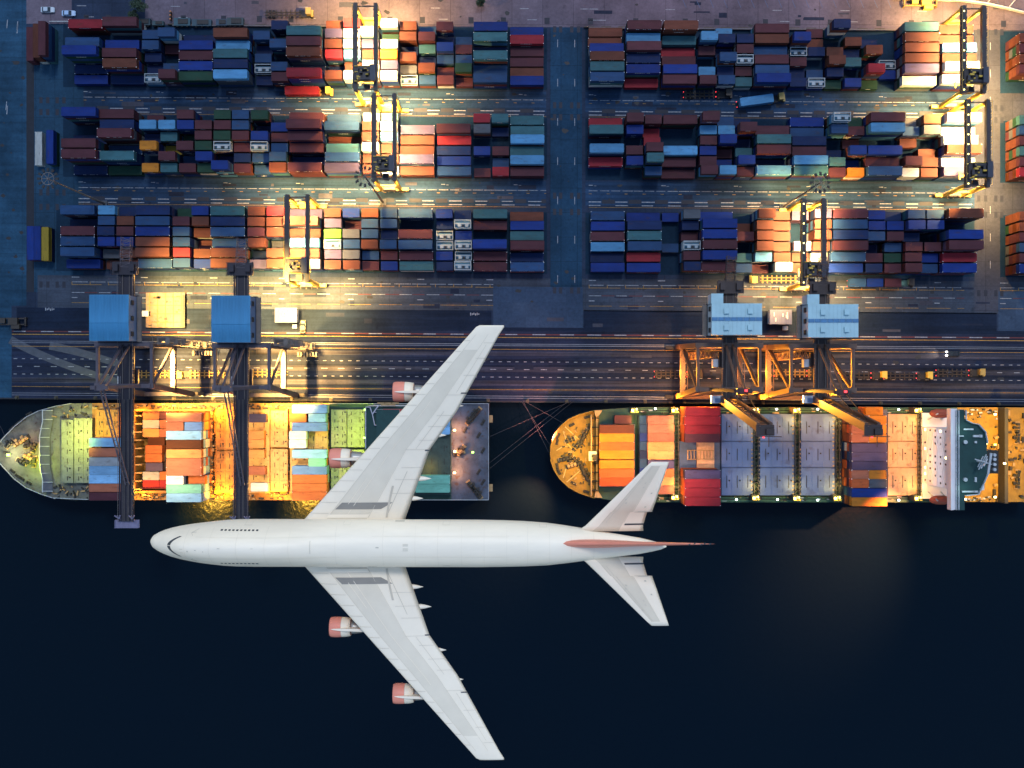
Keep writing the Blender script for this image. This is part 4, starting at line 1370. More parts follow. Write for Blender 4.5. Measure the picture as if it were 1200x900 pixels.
for pts_ in ([P(x, y, ZD) for x, y in bowS[::-1][:6]], [P(x, y, ZD) for x, y in bow], [P(386, 585.5, ZD), P(572.5, 585.5, ZD), P(572.5, 473, ZD), P(386, 473, ZD)], [P(62, 583, ZD), P(104, 585, ZD)]):
    b = MB()
    rail(b, pts_, ZD)
    b.build("railing", M_RAIL, s1)
b = MB()
for (x, y, a) in ((22, 519, .6), (29, 515, .6), (26, 541, -.5), (34, 536, -.5), (35, 522, .2), (38, 540, .3), (41, 524, 1.2), (41, 541, 1.4), (12, 520, .8)):
    p = P(x, y, ZD)
    winch(b, p.x, p.y, ZD, a, random.choice((0, 1)), s1)
for (x, y, a) in ((14, 502, .75), (20, 497, .75), (25, 493, .7), (15, 552, -.65), (21, 558, -.65), (26, 561, -.6), (34, 485, .5), (34, 566, -.5), (8, 530, 0)):
    p = P(x, y, ZD)
    bollard_pair(b, p.x, p.y, ZD, a, s1)
for i in range(40):
    p = P(random.uniform(62, 104), random.choice((random.uniform(476, 489), random.uniform(568, 583))), ZD)
    b.box((p.x, p.y, ZD + .4), (random.uniform(.3, 1.8), random.uniform(.2, .6), random.uniform(.3, 1.2)), random.uniform(0, 3), random.choice((0, 1)))
b.build("deck_fittings", [M_WINCH, M_WINCHY], s1)["kind"] = "stuff"
b = MB()
for (x, y, a) in ((556, 487, .9), (551, 492, .9), (559, 483, .9), (557, 575, -.9), (552, 569, -.9), (560, 579, -.9), (538, 530, .2), (541, 528, 1.0)):
    p = P(x, y, ZD)
    winch(b, p.x, p.y, ZD, a, 0, s1)
for (x, y) in ((561, 510), (561, 553), (566, 495), (566, 565), (545, 504), (566, 528)):
    p = P(x, y, ZD)
    bollard_pair(b, p.x, p.y, ZD, 1.0, s1)
b = MB()
for y in (491, 572):
    p = P(575, y, ZD)
    b.box((p.x, p.y, ZD - 1.2), (1.4, 2.6, .8))
b.build("stern_bracket", M_WINCHY, s1)
# accommodation block, mostly below the aeroplane's wing
b = MB()
q = pp([(428.5, 476), (478, 476), (478, 583), (428.5, 583)], 30)
b.prism(q, ZD + .1, 30.0, 0, True, 1)
q = pp([(441, 480), (468, 480), (468, 578), (441, 578)], 33)
b.prism(q, 30.1, 33.0, 0, True, 1)
acc = b.build("accommodation", [M_SUPW, M_TEAL], s1)
b = MB()
rail(b, [P(x, y, 30) for x, y in ((429, 525), (429, 477), (434, 477), (437, 486), (439.5, 498), (449, 498))], 30, 1.1, .22, 2.0)
for k in range(5):
    rail(b, [P(440 + k * 3, 483 + k * 3.2, 30), P(456 + k * 2, 483 + k * 3.2, 30)], 30, 1.0, .2, 2.5)
rail(b, [P(444, 475, 30), P(437, 485, 30)], 30, 1, .35, 2)
b.build("railing", mat("rail_lilac", (.42, .42, .5), .6), acc)
b = MB()
p = P(469, 483, 12)
b.box((p.x, p.y, 31.2), (7, 3.2, 2.2))
b.build("rescue_boat", mat("boat_red", (.30, .03, .03), .5), s1)
b = MB()
for i in range(5):
    p = P(447 + i * 4, 472.5 + (i % 2) * 2, 31)
    b.box((p.x, p.y, 31.2), (2.6, .5, .5))
b.build("davit", M_WINCHY, s1)
for (x, y, z, m) in ((10, 533, ZD + 5, M_LAMPG), (532.5, 504, ZD + 3, M_LAMP), (533, 529, ZD + 3, M_LAMP), (532.5, 554, ZD + 3, M_LAMP), (554, 530, ZD + 3, M_LAMPG), (428, 480, 26, M_LAMPG), (427, 513, 26, M_LAMPG)):
    p = P(x, y, z)
    deck_lamp(p.x, p.y, z, m, s1, s=.9 if x == 10 else .6)
def plamp(x, y, z, w, c, parent, **kw):
    p = P(x, y, z)
    return lamp(p.x, p.y, z, w, c, parent=parent, **kw)
plamp(11, 533, ZD + 4.2, 5200, (1.0, 0.9, 0.40), s1, spot=170, radius=.3)
plamp(36, 545, ZD + 6, 5200, (0.8, 1.0, 0.05), s1, spot=160)
plamp(30, 525, ZD + 6, 2400, (1.0, 0.45, 0.1), s1, spot=160)
plamp(80, 515, ZD + 14, 17000, (0.95, 1.0, 0.12), s1, spot=130)
plamp(92, 490, ZD + 13, 6000, (1.0, 0.80, 0.15), s1, spot=130)
for y in (497, 545):
    plamp(425, y, ZD + 16, 15000, (0.80, 1.0, 0.02), s1, spot=130, aim=P(405, y, ZD))
for y in (504, 529, 554):
    plamp(535, y, ZD + 3.4, 3600, (1.0, 0.38, 0.13), s1, spot=165, aim=P(536, y, ZD), radius=.25)
plamp(502, 549, ZD + 6, 900, (1.0, 0.55, 0.05), s1, spot=150)

# ---- ship with the yellow bow
s2 = empty("container_ship", P(930, 533, 0), "yellow-bowed container ship with pale blue hatches, berthed under the two raised booms", "ship", "container ships berthed at the quay")
bow2 = [(645, 531), (645.5, 522), (649, 510), (656, 500), (666, 491.5), (678, 486), (697, 481), (720, 479), (745, 477.5)]
bow2S = [(745, 588.2), (720, 587), (697, 583.5), (678, 577), (666, 570.5), (656, 561), (649, 550), (645.8, 541)]
out2 = bow2 + [(1216, 477.5), (1216, 588.2)] + bow2S
b = MB()
top, low = pp(out2, ZD), [(p.x, p.y * .985 + gy(533) * .015, -6.0) for p in pp(out2, ZD)]
n = len(top)
for i in range(n):
    j = (i + 1) % n
    b.face([low[i], low[j], tuple(top[j]), tuple(top[i])])
b.build("hull", M_HULL, s2)
deck_poly("fore_deck", bow2[:7] + [(702, 480.6), (702, 584)] + bow2S[2:], M_DECKY, ZD, s2)
deck_poly("deck", [(702, 480.4), (720, 479), (745, 477.5), (1122, 477.5), (1122, 588.2), (745, 588.2), (720, 587), (702, 584)], M_DECKN, ZD, s2)
deck_poly("after_deck", [(1122, 477.5), (1216, 477.5), (1216, 588.2), (1122, 588.2)], M_DECKY, ZD, s2)
b = MB()
for (pts, h) in ((bow2[:7], 1.3), (bow2S[2:], 1.3)):
    for a_, c_ in zip(pts[:-1], pts[1:]):
        p, q = P(*a_, ZD), P(*c_, ZD)
        b.bar((p.x, p.y, ZD + h / 2), (q.x, q.y, ZD + h / 2), .35, h)
p, q = P(645, 531, ZD), P(645.8, 541, ZD)
b.bar((p.x, p.y, ZD + .65), (q.x, q.y, ZD + .65), .35, 1.3)
b.build("bulwark", M_DECKY, s2)
b = MB()
for (x, y, a) in ((686, 508, 1.2), (683, 513, 1.2), (681, 519, 1.2), (686, 556, -1.2), (683, 551, -1.2), (681, 545, -1.2), (675, 524, .9), (675, 540, -.9), (661, 538, .2), (668, 536, 1.5), (668, 516, .4), (670, 545, .3)):
    p = P(x, y, ZD)
    winch(b, p.x, p.y, ZD, a, random.choice((0, 0, 1)), s2)
for (x, y, a) in ((653, 518, 1.4), (654, 511, 1.1), (653, 546, -1.4), (655, 553, -1.1), (670, 498, .5), (672, 566, -.5), (688, 489, .3), (687, 576, -.3), (690, 500, 1.5), (691, 565, 1.5)):
    p = P(x, y, ZD)
    bollard_pair(b, p.x, p.y, ZD, a, s2)
b = MB()
for (q0, q1) in (((652, 528), (660, 523)), ((660, 523), (665, 523)), ((660, 505), (664, 519)), ((664, 519), (674, 530)), ((660, 560), (664, 547)), ((664, 547), (674, 536)), ((664, 565), (684, 548)), ((662, 500), (684, 520))):
    p, q = P(*q0, ZD), P(*q1, ZD)
    b.bar((p.x, p.y, ZD + .12), (q.x, q.y, ZD + .12), .3, .22)
b.build("deck_pipe", mat("pipe_pale_ochre", (.5, .36, .14), .6), s2)
b = MB()
p, q = P(692, 486, ZD), P(692, 580, ZD)
b.bar((p.x, p.y, ZD + 2), (q.x, q.y, ZD + 2), .4, 4)
b.bar((p.x + 2.2, p.y, ZD + .6), (q.x + 2.2, q.y, ZD + .6), .5, 1.2)
for s_, y in ((1, 481), (-1, 583)):
    p = P(701, y, ZD + 3)
    b.prism([P(696.5, y, 12), P(706, y - .3 * s_, 12), P(702, y + 6 * s_, 12), P(698, y + 7 * s_, 12)], ZD, ZD + 3.2, 0)
for i in range(9):
    y = 490 + i * 10.5
    p = P(695, y, ZD)
    b.box((p.x + .8, p.y, ZD + .7), (2.4, .35, 1.4), 0, 1)
b.build("breakwater", [M_WINCHY, M_WINCH], s2)
b = MB()
p = P(694.5, 534.5, 14)
b.tube((p.x, p.y, ZD), (p.x, p.y, 20), .5, .35, n=8, mi=1)
b.box((p.x, p.y, 14.0), (2.8, 3.4, .4), 0, 0)
b.box((p.x + .7, p.y - .4, 14.7), (1.6, 2.2, 1.0), 0, 1)
b.build("foremast", [M_RAIL, M_WINCH], s2)
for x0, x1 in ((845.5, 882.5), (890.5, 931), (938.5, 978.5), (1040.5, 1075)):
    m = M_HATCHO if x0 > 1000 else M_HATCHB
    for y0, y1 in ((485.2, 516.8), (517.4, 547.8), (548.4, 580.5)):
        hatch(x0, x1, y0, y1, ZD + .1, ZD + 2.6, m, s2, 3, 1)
for x0, x1, y0, y1 in ((703, 744, 497, 571), (748, 790, 487, 579), (797, 844, 480, 586), (985, 1040, 480, 586)):
    hatch(x0, x1, y0, y1, ZD + .1, ZD + 2.4, M_DECKB, s2, 3, 6, fit=False)
p = P(826, 534, ZD + 3)
b = MB()
b.box((gx(806, 12), gy(534, 12), ZD + 2.9), (6.0, 10.2, .6), 0, 0)
b.box((gx(826.5, 12), gy(534, 12), ZD + 3.1), (6.2, 10.2, .9), 0, 1)
for i in range(9):
    b.box((gx(806 + i * 3.7, 13), gy(533, 13), ZD + 4.0), (.3, 3.2, .5), 0, 2)
for e in (-1, 1):
    b.box((gx(821, 13), gy(533, 13) + e * 1.6, ZD + 4.0), (9.4, .3, .5), 0, 2)
b.build("cell_cover", [mat("cover_navy", (.03, .06, .14), .6), mat("cover_tan", (.55, .32, .17), .6), M_WINCHY], s2)
M_LASH = mat("lashing_bridge_dark", (0.035, 0.034, 0.032), 0.6)
for x0, x1 in ((788, 796), (883.5, 889.5), (931.8, 937.6), (979.2, 984.6), (1075.6, 1079.5)):
    b = MB()
    xa, xb = gx(x0, 13), gx(x1, 13)
    ya, yb = gy(481, 13), gy(585, 13)
    for x in (xa + .2, xb - .2):
        b.bar((x, ya, ZD + 3.6), (x, yb, ZD + 3.6), .35, .5)
        for i in range(12):
            y = ya + (yb - ya) * i / 11
            b.bar((x, y, ZD), (x, y, ZD + 4.6), .3)
    for i in range(23):
        y = ya + (yb - ya) * i / 22
        b.box(((xa + xb) / 2, y, ZD + 3.3), (xb - xa, .25, .2))
        for x in (xa - .3, xb + .3):
            if random.random() < .75:
                b.box((x, y + .3, ZD + 2.0), (.7, .5, 1.4), 0, 1)
    b.build("lashing_bridge", [M_LASH, M_WINCHY], s2)
# side walkways with rails
b = MB()
for y in (479.5, 482.6, 583.2, 586.2):
    p, q = P(745, y, ZD), P(1078, y, ZD)
    b.bar((p.x, p.y, ZD + .5), (q.x, q.y, ZD + .5), .28, .5)
rail(b, [P(745, 478, ZD), P(1120, 478, ZD)], ZD, 1.1, .14, 3)
rail(b, [P(745, 587.8, ZD), P(1120, 587.8, ZD)], ZD, 1.1, .14, 3)
b.build("side_walkway", mat("walkway_green", (.05, .13, .08), .6), s2)
for (x, y) in ((744, 481), (791.5, 481), (886, 481), (934.5, 481), (982, 481), (1077, 481), (791.5, 583.5), (886.5, 584), (934.5, 584.5), (982, 584.5), (1077, 584.5)):
    z = ZD + 7.5
    p = P(x, y, z)
    b = MB()
    b.box((p.x, p.y, ZD + 2.8), (2.0, 2.0, 5.4), 0, 1)
    b.box((p.x - .7, p.y, z - .5), (.8, .9, .3), 0, 0)
    b.box((p.x + .5, p.y + .4, z - .5), (.8, .7, .3), 0, 0)
    b.box((p.x, p.y - .5, z - .45), (2.6, .5, .2), 0, 2)
    b.box((p.x + .3, p.y + .1, z - .3), (.35, 2.0, .2), 0, 1)
    b.build("lamp_tower", [M_LAMPY, M_LASH, mat("tower_plate_yellow", (.55, .38, .08), .6)], s2)
    sgn = 1 if y < 530 else -1
    lamp(p.x, p.y - sgn * 1.5, z + 1.8, 2000, (1.0, 0.70, 0.10), .3, 160, .9, parent=s2)
    lamp(p.x, p.y - sgn * 2.6, z - 1.2, 1900, (1.0, 0.70, 0.22), .3, 150, .9, aim=(p.x, p.y - sgn * 12, ZD), parent=s2)
for (x, y) in ((768, 479), (910, 479.5), (958, 479.5), (863, 585.5), (911, 585.5), (958, 586), (1053, 586), (1053, 480)):
    p = P(x, y, ZD + 2)
    deck_lamp(p.x, p.y, ZD + 2, M_LAMPW, s2, s=.5)
# accommodation tower: sloping stepped front seen from the sky
zt = 36.0
b = MB()
lev = 7
for i in range(lev):
    z0, z1 = ZD + .2 + (zt - ZD) * i / lev, ZD + .2 + (zt - ZD) * (i + 1) / lev
    x0 = gx(1079.5, 12)
    x1 = gx(1150, zt)
    y0, y1 = gy(484 + i * .6, 12), gy(584 - i * .6, 12)
    if i >= 1:
        y0, y1 = gy(500, 12), gy(566, 12)
    b.box(((x0 + x1) / 2 + .15 * i, (y0 + y1) / 2, (z0 + z1) / 2), (x1 - x0, abs(y0 - y1), z1 - z0))
acc2 = b.build("accommodation", M_SUPW, s2)
b = MB()
for i in range(1, lev):
    z = ZD + .2 + (zt - ZD) * (i + .55) / lev
    for k in range(9):
        if random.random() < .62:
            y = gy(503 + k * 7.3, 12)
            b.box((gx(1079.5, 12) + .15 * i - .02, y, z), (.12, .7, .8), 0, 1 if random.random() < .14 else 0)
b.build("window", [M_GLASS, M_LAMP], acc2)
b = MB()                                               # bridge deck with wings out past the hull sides
za = zt + 1.6
b.prism(pp([(1114, 479), (1121.5, 479), (1121.5, 597), (1114.5, 598)], za), zt - 1.4, za, 0, True, 0)
b.prism(pp([(1121.6, 480), (1131, 480), (1131, 492), (1139, 496), (1146, 497), (1155, 506), (1157, 520), (1157, 556), (1153, 566), (1147, 579), (1131, 581), (1131, 598), (1121.6, 598)], za), zt - 1.4, za - .3, 0, True, 1)
br = b.build("bridge_deck", [M_SUPW, M_TEAL], s2)
b = MB()
rail(b, [P(x, y, za) for x, y in ((1131, 481), (1131, 492), (1139, 496), (1146, 497), (1154, 506), (1156.5, 519))], za - .3, 1.2, .22, 1.6)
rail(b, [P(x, y, za) for x, y in ((1156.5, 556), (1152, 566), (1146, 579), (1131, 580.5))], za - .3, 1.2, .22, 1.6)
rail(b, [P(1122.5, 481, za), P(1122.5, 597, za)], za - .3, 1.2, .18, 2)
rail(b, [P(1120, 481, za), P(1120, 597, za)], za - .1, .8, .18, 2)
b.build("railing", M_RAIL, br)
b = MB()
for (x, y, sx, sy) in ((1134.5, 503, 3.2, .5), (1144, 511, 2.2, .7), (1149, 511, .9, .9), (1126, 511, 1.6, .4), (1134, 576, 4.0, .5), (1143, 576, 1.5, .6), (1131, 518, 1.3, 1.3), (1131, 562, 1.3, 1.3), (1143, 562, .6, 1.6), (1143, 518, .7, .7)):
    p = P(x, y, za)
    if abs(sx - sy) < .01 and sx > 1:
        b.tube((p.x, p.y, za - .3), (p.x, p.y, za + .5), .65, n=12)
    else:
        b.box((p.x, p.y, za + .1), (sx, sy, .7))
b.build("roof_gear", M_RAIL, br)
b = MB()                                               # radar mast
p = P(1149, 541, za + 2)
b.tube((p.x, p.y, za - .3), (p.x, p.y, za + 6), .35, .2, n=8)
for k, (l, z) in enumerate(((3.6, 2), (5, 3.4), (4, 4.6), (2.4, 5.6))):
    b.bar((p.x - l * .25, p.y - l / 2, za + z), (p.x + l * .25, p.y + l / 2, za + z), .3)
    b.bar((p.x - l * .5, p.y + l / 5, za + z), (p.x + l * .6, p.y - l / 6, za + z), .22)
b.build("radar_mast", M_RAIL, s2)
b = MB()
b.prism(pp([(1150, 528), (1170, 528), (1170, 555), (1150, 555)], 34), ZD, 34, 0, True, 1)
fu = b.build("funnel", [mat("funnel_navy", (.012, .02, .045), .5), M_WINCH], s2)
b = MB()
for y in (533, 538, 544, 550):
    p = P(1164, y, 34)
    b.tube((p.x, p.y, 34), (p.x, p.y, 35.2), .55, n=8)
for (x0, x1) in ((1151, 1169),):
    p, q = P(1157, 556, 35), P(1161, 531, 36)
    b.bar((p.x, p.y, 35.2), (q.x, q.y, 36.2), .7)
b.build("exhaust", M_RAIL, fu)
for y in (484.5, 586):
    p = P(1102, y, 18)
    b = MB()
    rr = []
    for i, (t, r) in enumerate(((-1, .3), (-.8, 1.1), (-.4, 1.6), (.4, 1.6), (.8, 1.1), (1, .3))):
        rr.append([(p.x + t * 3.8, p.y + math.cos(a_) * r, 18 + math.sin(a_) * r * .9) for a_ in [2 * math.pi * k / 10 for k in range(10)]])
    b.rings(rr)
    b.build("lifeboat", mat("lifeboat_orange", (.22, .045, .02), .5), s2)
    b = MB()
    for t in (-2.4, 2.4):
        b.bar((p.x + t, p.y - (1 if y > 530 else -1) * -3.5, ZD), (p.x + t * .8, p.y, 20.5), .35)
    b.build("davit", M_RAIL, s2)
b = MB()
for i in range(60):
    x, y = random.uniform(1157, 1214), random.uniform(480, 586)
    p = P(x, y, ZD)
    if 525 < y < 558 and x < 1172:
        continue
    b.box((p.x, p.y, ZD + .5), (random.uniform(.4, 2.2), random.uniform(.3, 1.0), random.uniform(.4, 1.6)), random.choice((0, .4, 1.57)), random.choice((0, 0, 1)))
for (x, y, a_) in ((1191, 501, 1.5), (1191, 513, 1.5), (1191, 557, 1.5), (1191, 566, 1.5)):
    p = P(x, y, ZD)
    winch(b, p.x, p.y, ZD, a_, 0, s2)
b.build("deck_fittings", [M_WINCH, M_WINCHY], s2)["kind"] = "stuff"
b = MB()
p, q = P(1171.5, 478, ZD), P(1171.5, 588, ZD)
b.bar((p.x, p.y, ZD + 2.5), (q.x, q.y, ZD + 2.5), 1.2, 5)
b.build("deck_house_bulkhead", M_LASH, s2)
for (x, y, z, m) in ((1166, 485.5, ZD + 4, M_LAMP), (1166, 582.5, ZD + 4, M_LAMP), (1166, 521, ZD + 4, M_LAMPG), (1155, 520, ZD + 14, M_LAMP), (1177, 543, ZD + 6, M_LAMP), (1131, 585, 30, M_LAMP)):
    p = P(x, y, z)
    deck_lamp(p.x, p.y, z, m, s2)
plamp(676, 531, 24, 17000, (1.0, 0.58, 0.03), s2, spot=150)
plamp(692, 531, 22, 2200, (1.0, 0.60, 0.08), s2, spot=150)
plamp(722, 515, 33, 20000, (1.0, 0.37, 0.02), s2, spot=105)
plamp(722, 553, 33, 20000, (1.0, 0.37, 0.02), s2, spot=105)
plamp(775, 510, 40, 42000, (1.0, 0.55, 0.22), s2, spot=100)
plamp(775, 565, 40, 30000, (1.0, 0.55, 0.22), s2, spot=100)
for y in (495, 528, 560):
    plamp(1074, y, 30, 15000, (1.0, 0.38, 0.04), s2, spot=120, aim=P(1048, y, ZD))
plamp(1033, 495, 48, 45000, (1.0, 0.42, 0.06), s2, spot=80)
plamp(1190, 500, 26, 26000, (1.0, 0.52, 0.04), s2, spot=140)
plamp(1190, 560, 26, 26000, (1.0, 0.52, 0.04), s2, spot=140)
for y in (487, 580):
    plamp(1163, y, 18, 2500, (1.0, 0.5, 0.06), s2, spot=150)
for (x, y) in ((1133, 504), (1134, 575)):
    plamp(x, y, za + 3, 260, (0.6, 1.0, 0.85), s2, spot=150)
for y in (505, 535, 563):
    plamp(1071, y, 30, 2200, (1.0, 0.84, 0.80), s2, spot=110, aim=P(1079, y, 26))

# floods added at the bow edge and the accommodation for glow on quay and water
plamp(650, 518, 12, 62000, (1.0, 0.33, 0.24), s2, spot=100, blend=.8, aim=P(606, 446, 0), radius=.15)
plamp(650, 552, 13, 300000, (1.0, 0.28, 0.10), s2, spot=70, blend=.9, aim=P(606, 606, -4), radius=.15)
plamp(1100, 575, 38, 1000000, (1.0, 0.27, 0.10), s2, spot=66, blend=1.0, aim=P(985, 655, -4), radius=.3)

for y in (497, 572):
    plamp(791, y, 22, 3000, (1.0, 0.50, 0.12), s2, spot=140, aim=P(800, y, 15))
    plamp(822, y, 48, 26000, (1.0, 0.50, 0.32), s2, spot=60)  # added lamp, hung free above the red stacks to brighten them

b = MB()
for i in range(150):
    x, y = random.uniform(748, 1074), random.choice((random.uniform(478.6, 484), random.uniform(582, 587)))
    p = P(x, y, ZD)
    b.box((p.x, p.y, ZD + .4), (random.uniform(.25, 1.6), random.uniform(.2, .6), random.uniform(.3, 1.1)), 0, random.choice((0, 0, 1, 2)))
for i in range(55):
    x, y = random.uniform(1125, 1168), random.choice((random.uniform(479, 492), random.uniform(581, 587)))
    p = P(x, y, ZD)
    b.box((p.x, p.y, ZD + .4), (random.uniform(.25, 1.6), random.uniform(.2, .6), random.uniform(.3, 1.1)), 0, random.choice((0, 1, 2)))
for i in range(46):
    x, y = random.uniform(654, 690), random.uniform(496, 568)
    if ((x - 693) / 46) ** 2 + ((y - 532) / 46) ** 2 < .8:
        p = P(x, y, ZD)
        b.box((p.x, p.y, ZD + .3), (random.uniform(.25, 1.3), random.uniform(.2, .6), random.uniform(.3, .9)), random.uniform(0, 3), random.choice((0, 0, 1)))
b.build("lashing_gear", [M_WINCH, M_WINCHY, M_RAIL], s2)["kind"] = "stuff"
b = MB()
for i in range(260):
    x, y = random.uniform(110, 384), random.choice((random.uniform(473.5, 480), random.uniform(577.5, 585)))
    p = P(x, y, ZD)
    b.box((p.x, p.y, ZD + .4), (random.uniform(.25, 1.8), random.uniform(.2, .7), random.uniform(.3, 1.3)), 0, random.choice((0, 0, 1)))
for x in (140, 157, 250.5, 275.5, 290, 316, 338, 386):
    for i in range(22):
        p = P(x + random.uniform(-1, 1), 481 + i * 4.6, ZD)
        b.box((p.x, p.y, ZD + .8), (random.uniform(.3, 1.0), random.uniform(.4, 1.1), random.uniform(.8, 2.8)), 0, random.choice((0, 0, 1)))
b.build("lashing_gear", [M_WINCH, M_WINCHY], s1)["kind"] = "stuff"
# ------------------------------------------------------------------ the airliner crossing above the harbour
ZF = 232.0
def plane_paint(name, rgb, var=0.03, rough=0.45):
    return mat(name, rgb, rough, var=var, scale=0.35, spec=0.3)
A_WHITE = mat("airliner_white", (0.95, 0.82, 0.645), 0.42, var=0.05, scale=0.5, spec=0.3, stretch=(.35, 1.6, 1))
A_LIGHT = plane_paint("wing_light_grey", (0.90, 0.775, 0.605), 0.04)
A_GREY = plane_paint("wing_panel_grey", (0.77, 0.665, 0.515), 0.05)
A_STRIPE = plane_paint("walkway_stripe_grey", (0.275, 0.25, 0.215), 0.08)
A_LINE = mat("panel_gap", (0.60, 0.53, 0.42), 0.7, var=0.1)
A_DARK = mat("window_dark", (0.06, 0.065, 0.07), 0.3, var=0.1)
A_PINK = plane_paint("faded_red_paint", (0.84, 0.285, 0.20), 0.06)
A_METAL = mat("bare_nozzle_metal", (0.36, 0.35, 0.33), 0.4, 0.5, var=0.15)
air = empty("airliner", P(480, 636, ZF), "white four-engined jet airliner with faded red engine fronts and fin, flying over the harbour", "airplane")
def interp(tab, x):
    if x <= tab[0][0]:
        return tab[0][1]
    for (x0, y0), (x1, y1) in zip(tab[:-1], tab[1:]):
        if x <= x1:
            t = (x - x0) / (x1 - x0)
            return y0 + (y1 - y0) * t
    return tab[-1][1]
HALF = [(173.4, .4), (174.2, 2.6), (175.6, 4.8), (178, 7.6), (184, 11.0), (191.7, 14.2), (201, 17.0), (211.7, 19.4), (222, 21.2), (232, 22.7), (250, 25.0), (265, 26.5), (280, 27.3), (300, 27.6), (560, 27.5), (590, 27.0),
        (615, 26.2), (640, 24.7), (662, 22.0), (684, 18.8), (705, 15.6), (726, 12.5), (748, 9.2), (762, 6.2), (772, 3.6), (778, .8)]
HUMP = [(173, 0), (190, .2), (205, .9), (222, 1.9), (240, 2.2), (320, 2.2), (350, 1.6), (380, .6), (410, 0), (800, 0)]
CENZ = [(173, -1.0), (200, -.5), (240, 0), (600, 0), (680, .7), (778, 2.2)]
U = (H - ZF) / F
def cen(x):
    return 635.6 + (x - 173) * 0.0028
def fus(x, t):
    a_ = interp(HALF, x) * U
    s, c = math.sin(t), math.cos(t)
    z = ZF + interp(CENZ, x) + a_ * 1.08 * s + (interp(HUMP, x) * max(0, s) ** 2.2 if s > 0 else 0)
    return Vector(((x - 600) * U, (450 - cen(x)) * U - a_ * c, z))
def fus_at(x, v, lift=.03):
    a_ = interp(HALF, x)
    t = math.acos(max(-1, min(1, v / a_)))
    p = fus(x, t)
    return p + Vector((0, 0, lift))
b = MB()
xs = sorted(set([h[0] for h in HALF] + [196, 206, 216, 227, 240, 290, 320, 340, 360, 380, 400, 450, 500]))
NR = 40
b.rings([[fus(x, 2 * math.pi * k / NR) for k in range(NR)] for x in xs], 0)
fo = b.build("fuselage", [A_WHITE], air, smooth=True)
b = MB()
prev = None
for i in range(29):
    v = -11.6 + 23.2 * i / 28
    r = abs(v) / 11.6
    xf = 203.4 + 16.0 * r ** 1.9
    q = (fus_at(xf, v), fus_at(xf + 4.8 - 1.8 * r, v * 1.0))
    if prev and i not in (14,):
        b.face([prev[0], q[0], q[1], prev[1]])
    prev = q
b.build("windshield", A_DARK, fo)
for s in (-1, 1):
    b = MB()
    for i in range(10):
        x = 267 + i * 4.55
        b.face([fus_at(x, s * 18.4), fus_at(x + 2.5, s * 18.4), fus_at(x + 2.5, s * 19.8), fus_at(x, s * 19.8)])
    b.build("window_row", A_DARK, fo)
b = MB()
def fline(x0, v0, x1, v1, w=.35, n=8):
    for i in range(n):
        t0, t1 = i / n, (i + 1) / n
        xa, va, xb, vb = x0 + (x1 - x0) * t0, v0 + (v1 - v0) * t0, x0 + (x1 - x0) * t1, v0 + (v1 - v0) * t1
        if abs(x1 - x0) < abs(v1 - v0):
            b.face([fus_at(xa - w / 2, va), fus_at(xa + w / 2, va), fus_at(xb + w / 2, vb), fus_at(xb - w / 2, vb)])
        else:
            b.face([fus_at(xa, va - w / 2), fus_at(xb, vb - w / 2), fus_at(xb, vb + w / 2), fus_at(xa, va + w / 2)])
fline(370.5, -8, 370.5, 7, .5)
for s in (-1, 1):
    fline(233, s * 15.5, 240, s * 19.4, .4)
    fline(236, s * 13.0, 233, s * 15.5, .4)
    fline(233, s * 15.5, 239, s * 16.5, .4, 3)
for (x, v, w, h) in ((222, 1.5, 4.4, .35), (222, 6.0, 4.4, .35), (231.5, 3, 1.6, 1.6), (241.5, 1.4, 1.8, .8), (251, 3, 1, .9), (268, -1, 3, .8), (306, -1, 2.5, .5), (444, 0, 3.6, 1.2)):
    b.face([fus_at(x, v), fus_at(x + w, v), fus_at(x + w, v + h), fus_at(x, v + h)])
for (x0, x1, v) in ((433, 436, 26.2), (437, 443, 26.4), (464, 475, -26.9), (464, 475, 26.9)):
    fline(x0, v, x1, v, .8, 2)
b.build("panel_gap", A_LINE, fo)
b = MB()                                               # faint skin joints round the barrel and along the crown
for x in (228, 258, 289, 321, 347, 398, 425, 452, 489, 515, 542, 568, 594, 618, 643, 668, 694):
    h_ = interp(HALF, x) * .93
    fline(x, -h_, x, h_, .22, 14)
for v in (-12, 12):
    fline(240, v, 610, v * .98, .2, 40)
for s in (-1, 1):
    for x in (292, 405, 520, 632):
        h_ = interp(HALF, x)
        fline(x, s * h_ * .86, x, s * h_ * .97, .3, 3)
        fline(x + 8, s * h_ * .86, x + 8, s * h_ * .97, .3, 3)
        fline(x, s * h_ * .86, x + 8, s * h_ * .86, .3, 3)
b.build("skin_joint", mat("skin_joint_grey", (.80, .70, .55), .7, var=.15), fo)
b = MB()
b.face([fus_at(475, -3.6), fus_at(481, -3.6), fus_at(481, 4.6), fus_at(475, 4.6)])
b.build("access_panel", A_GREY, fo)

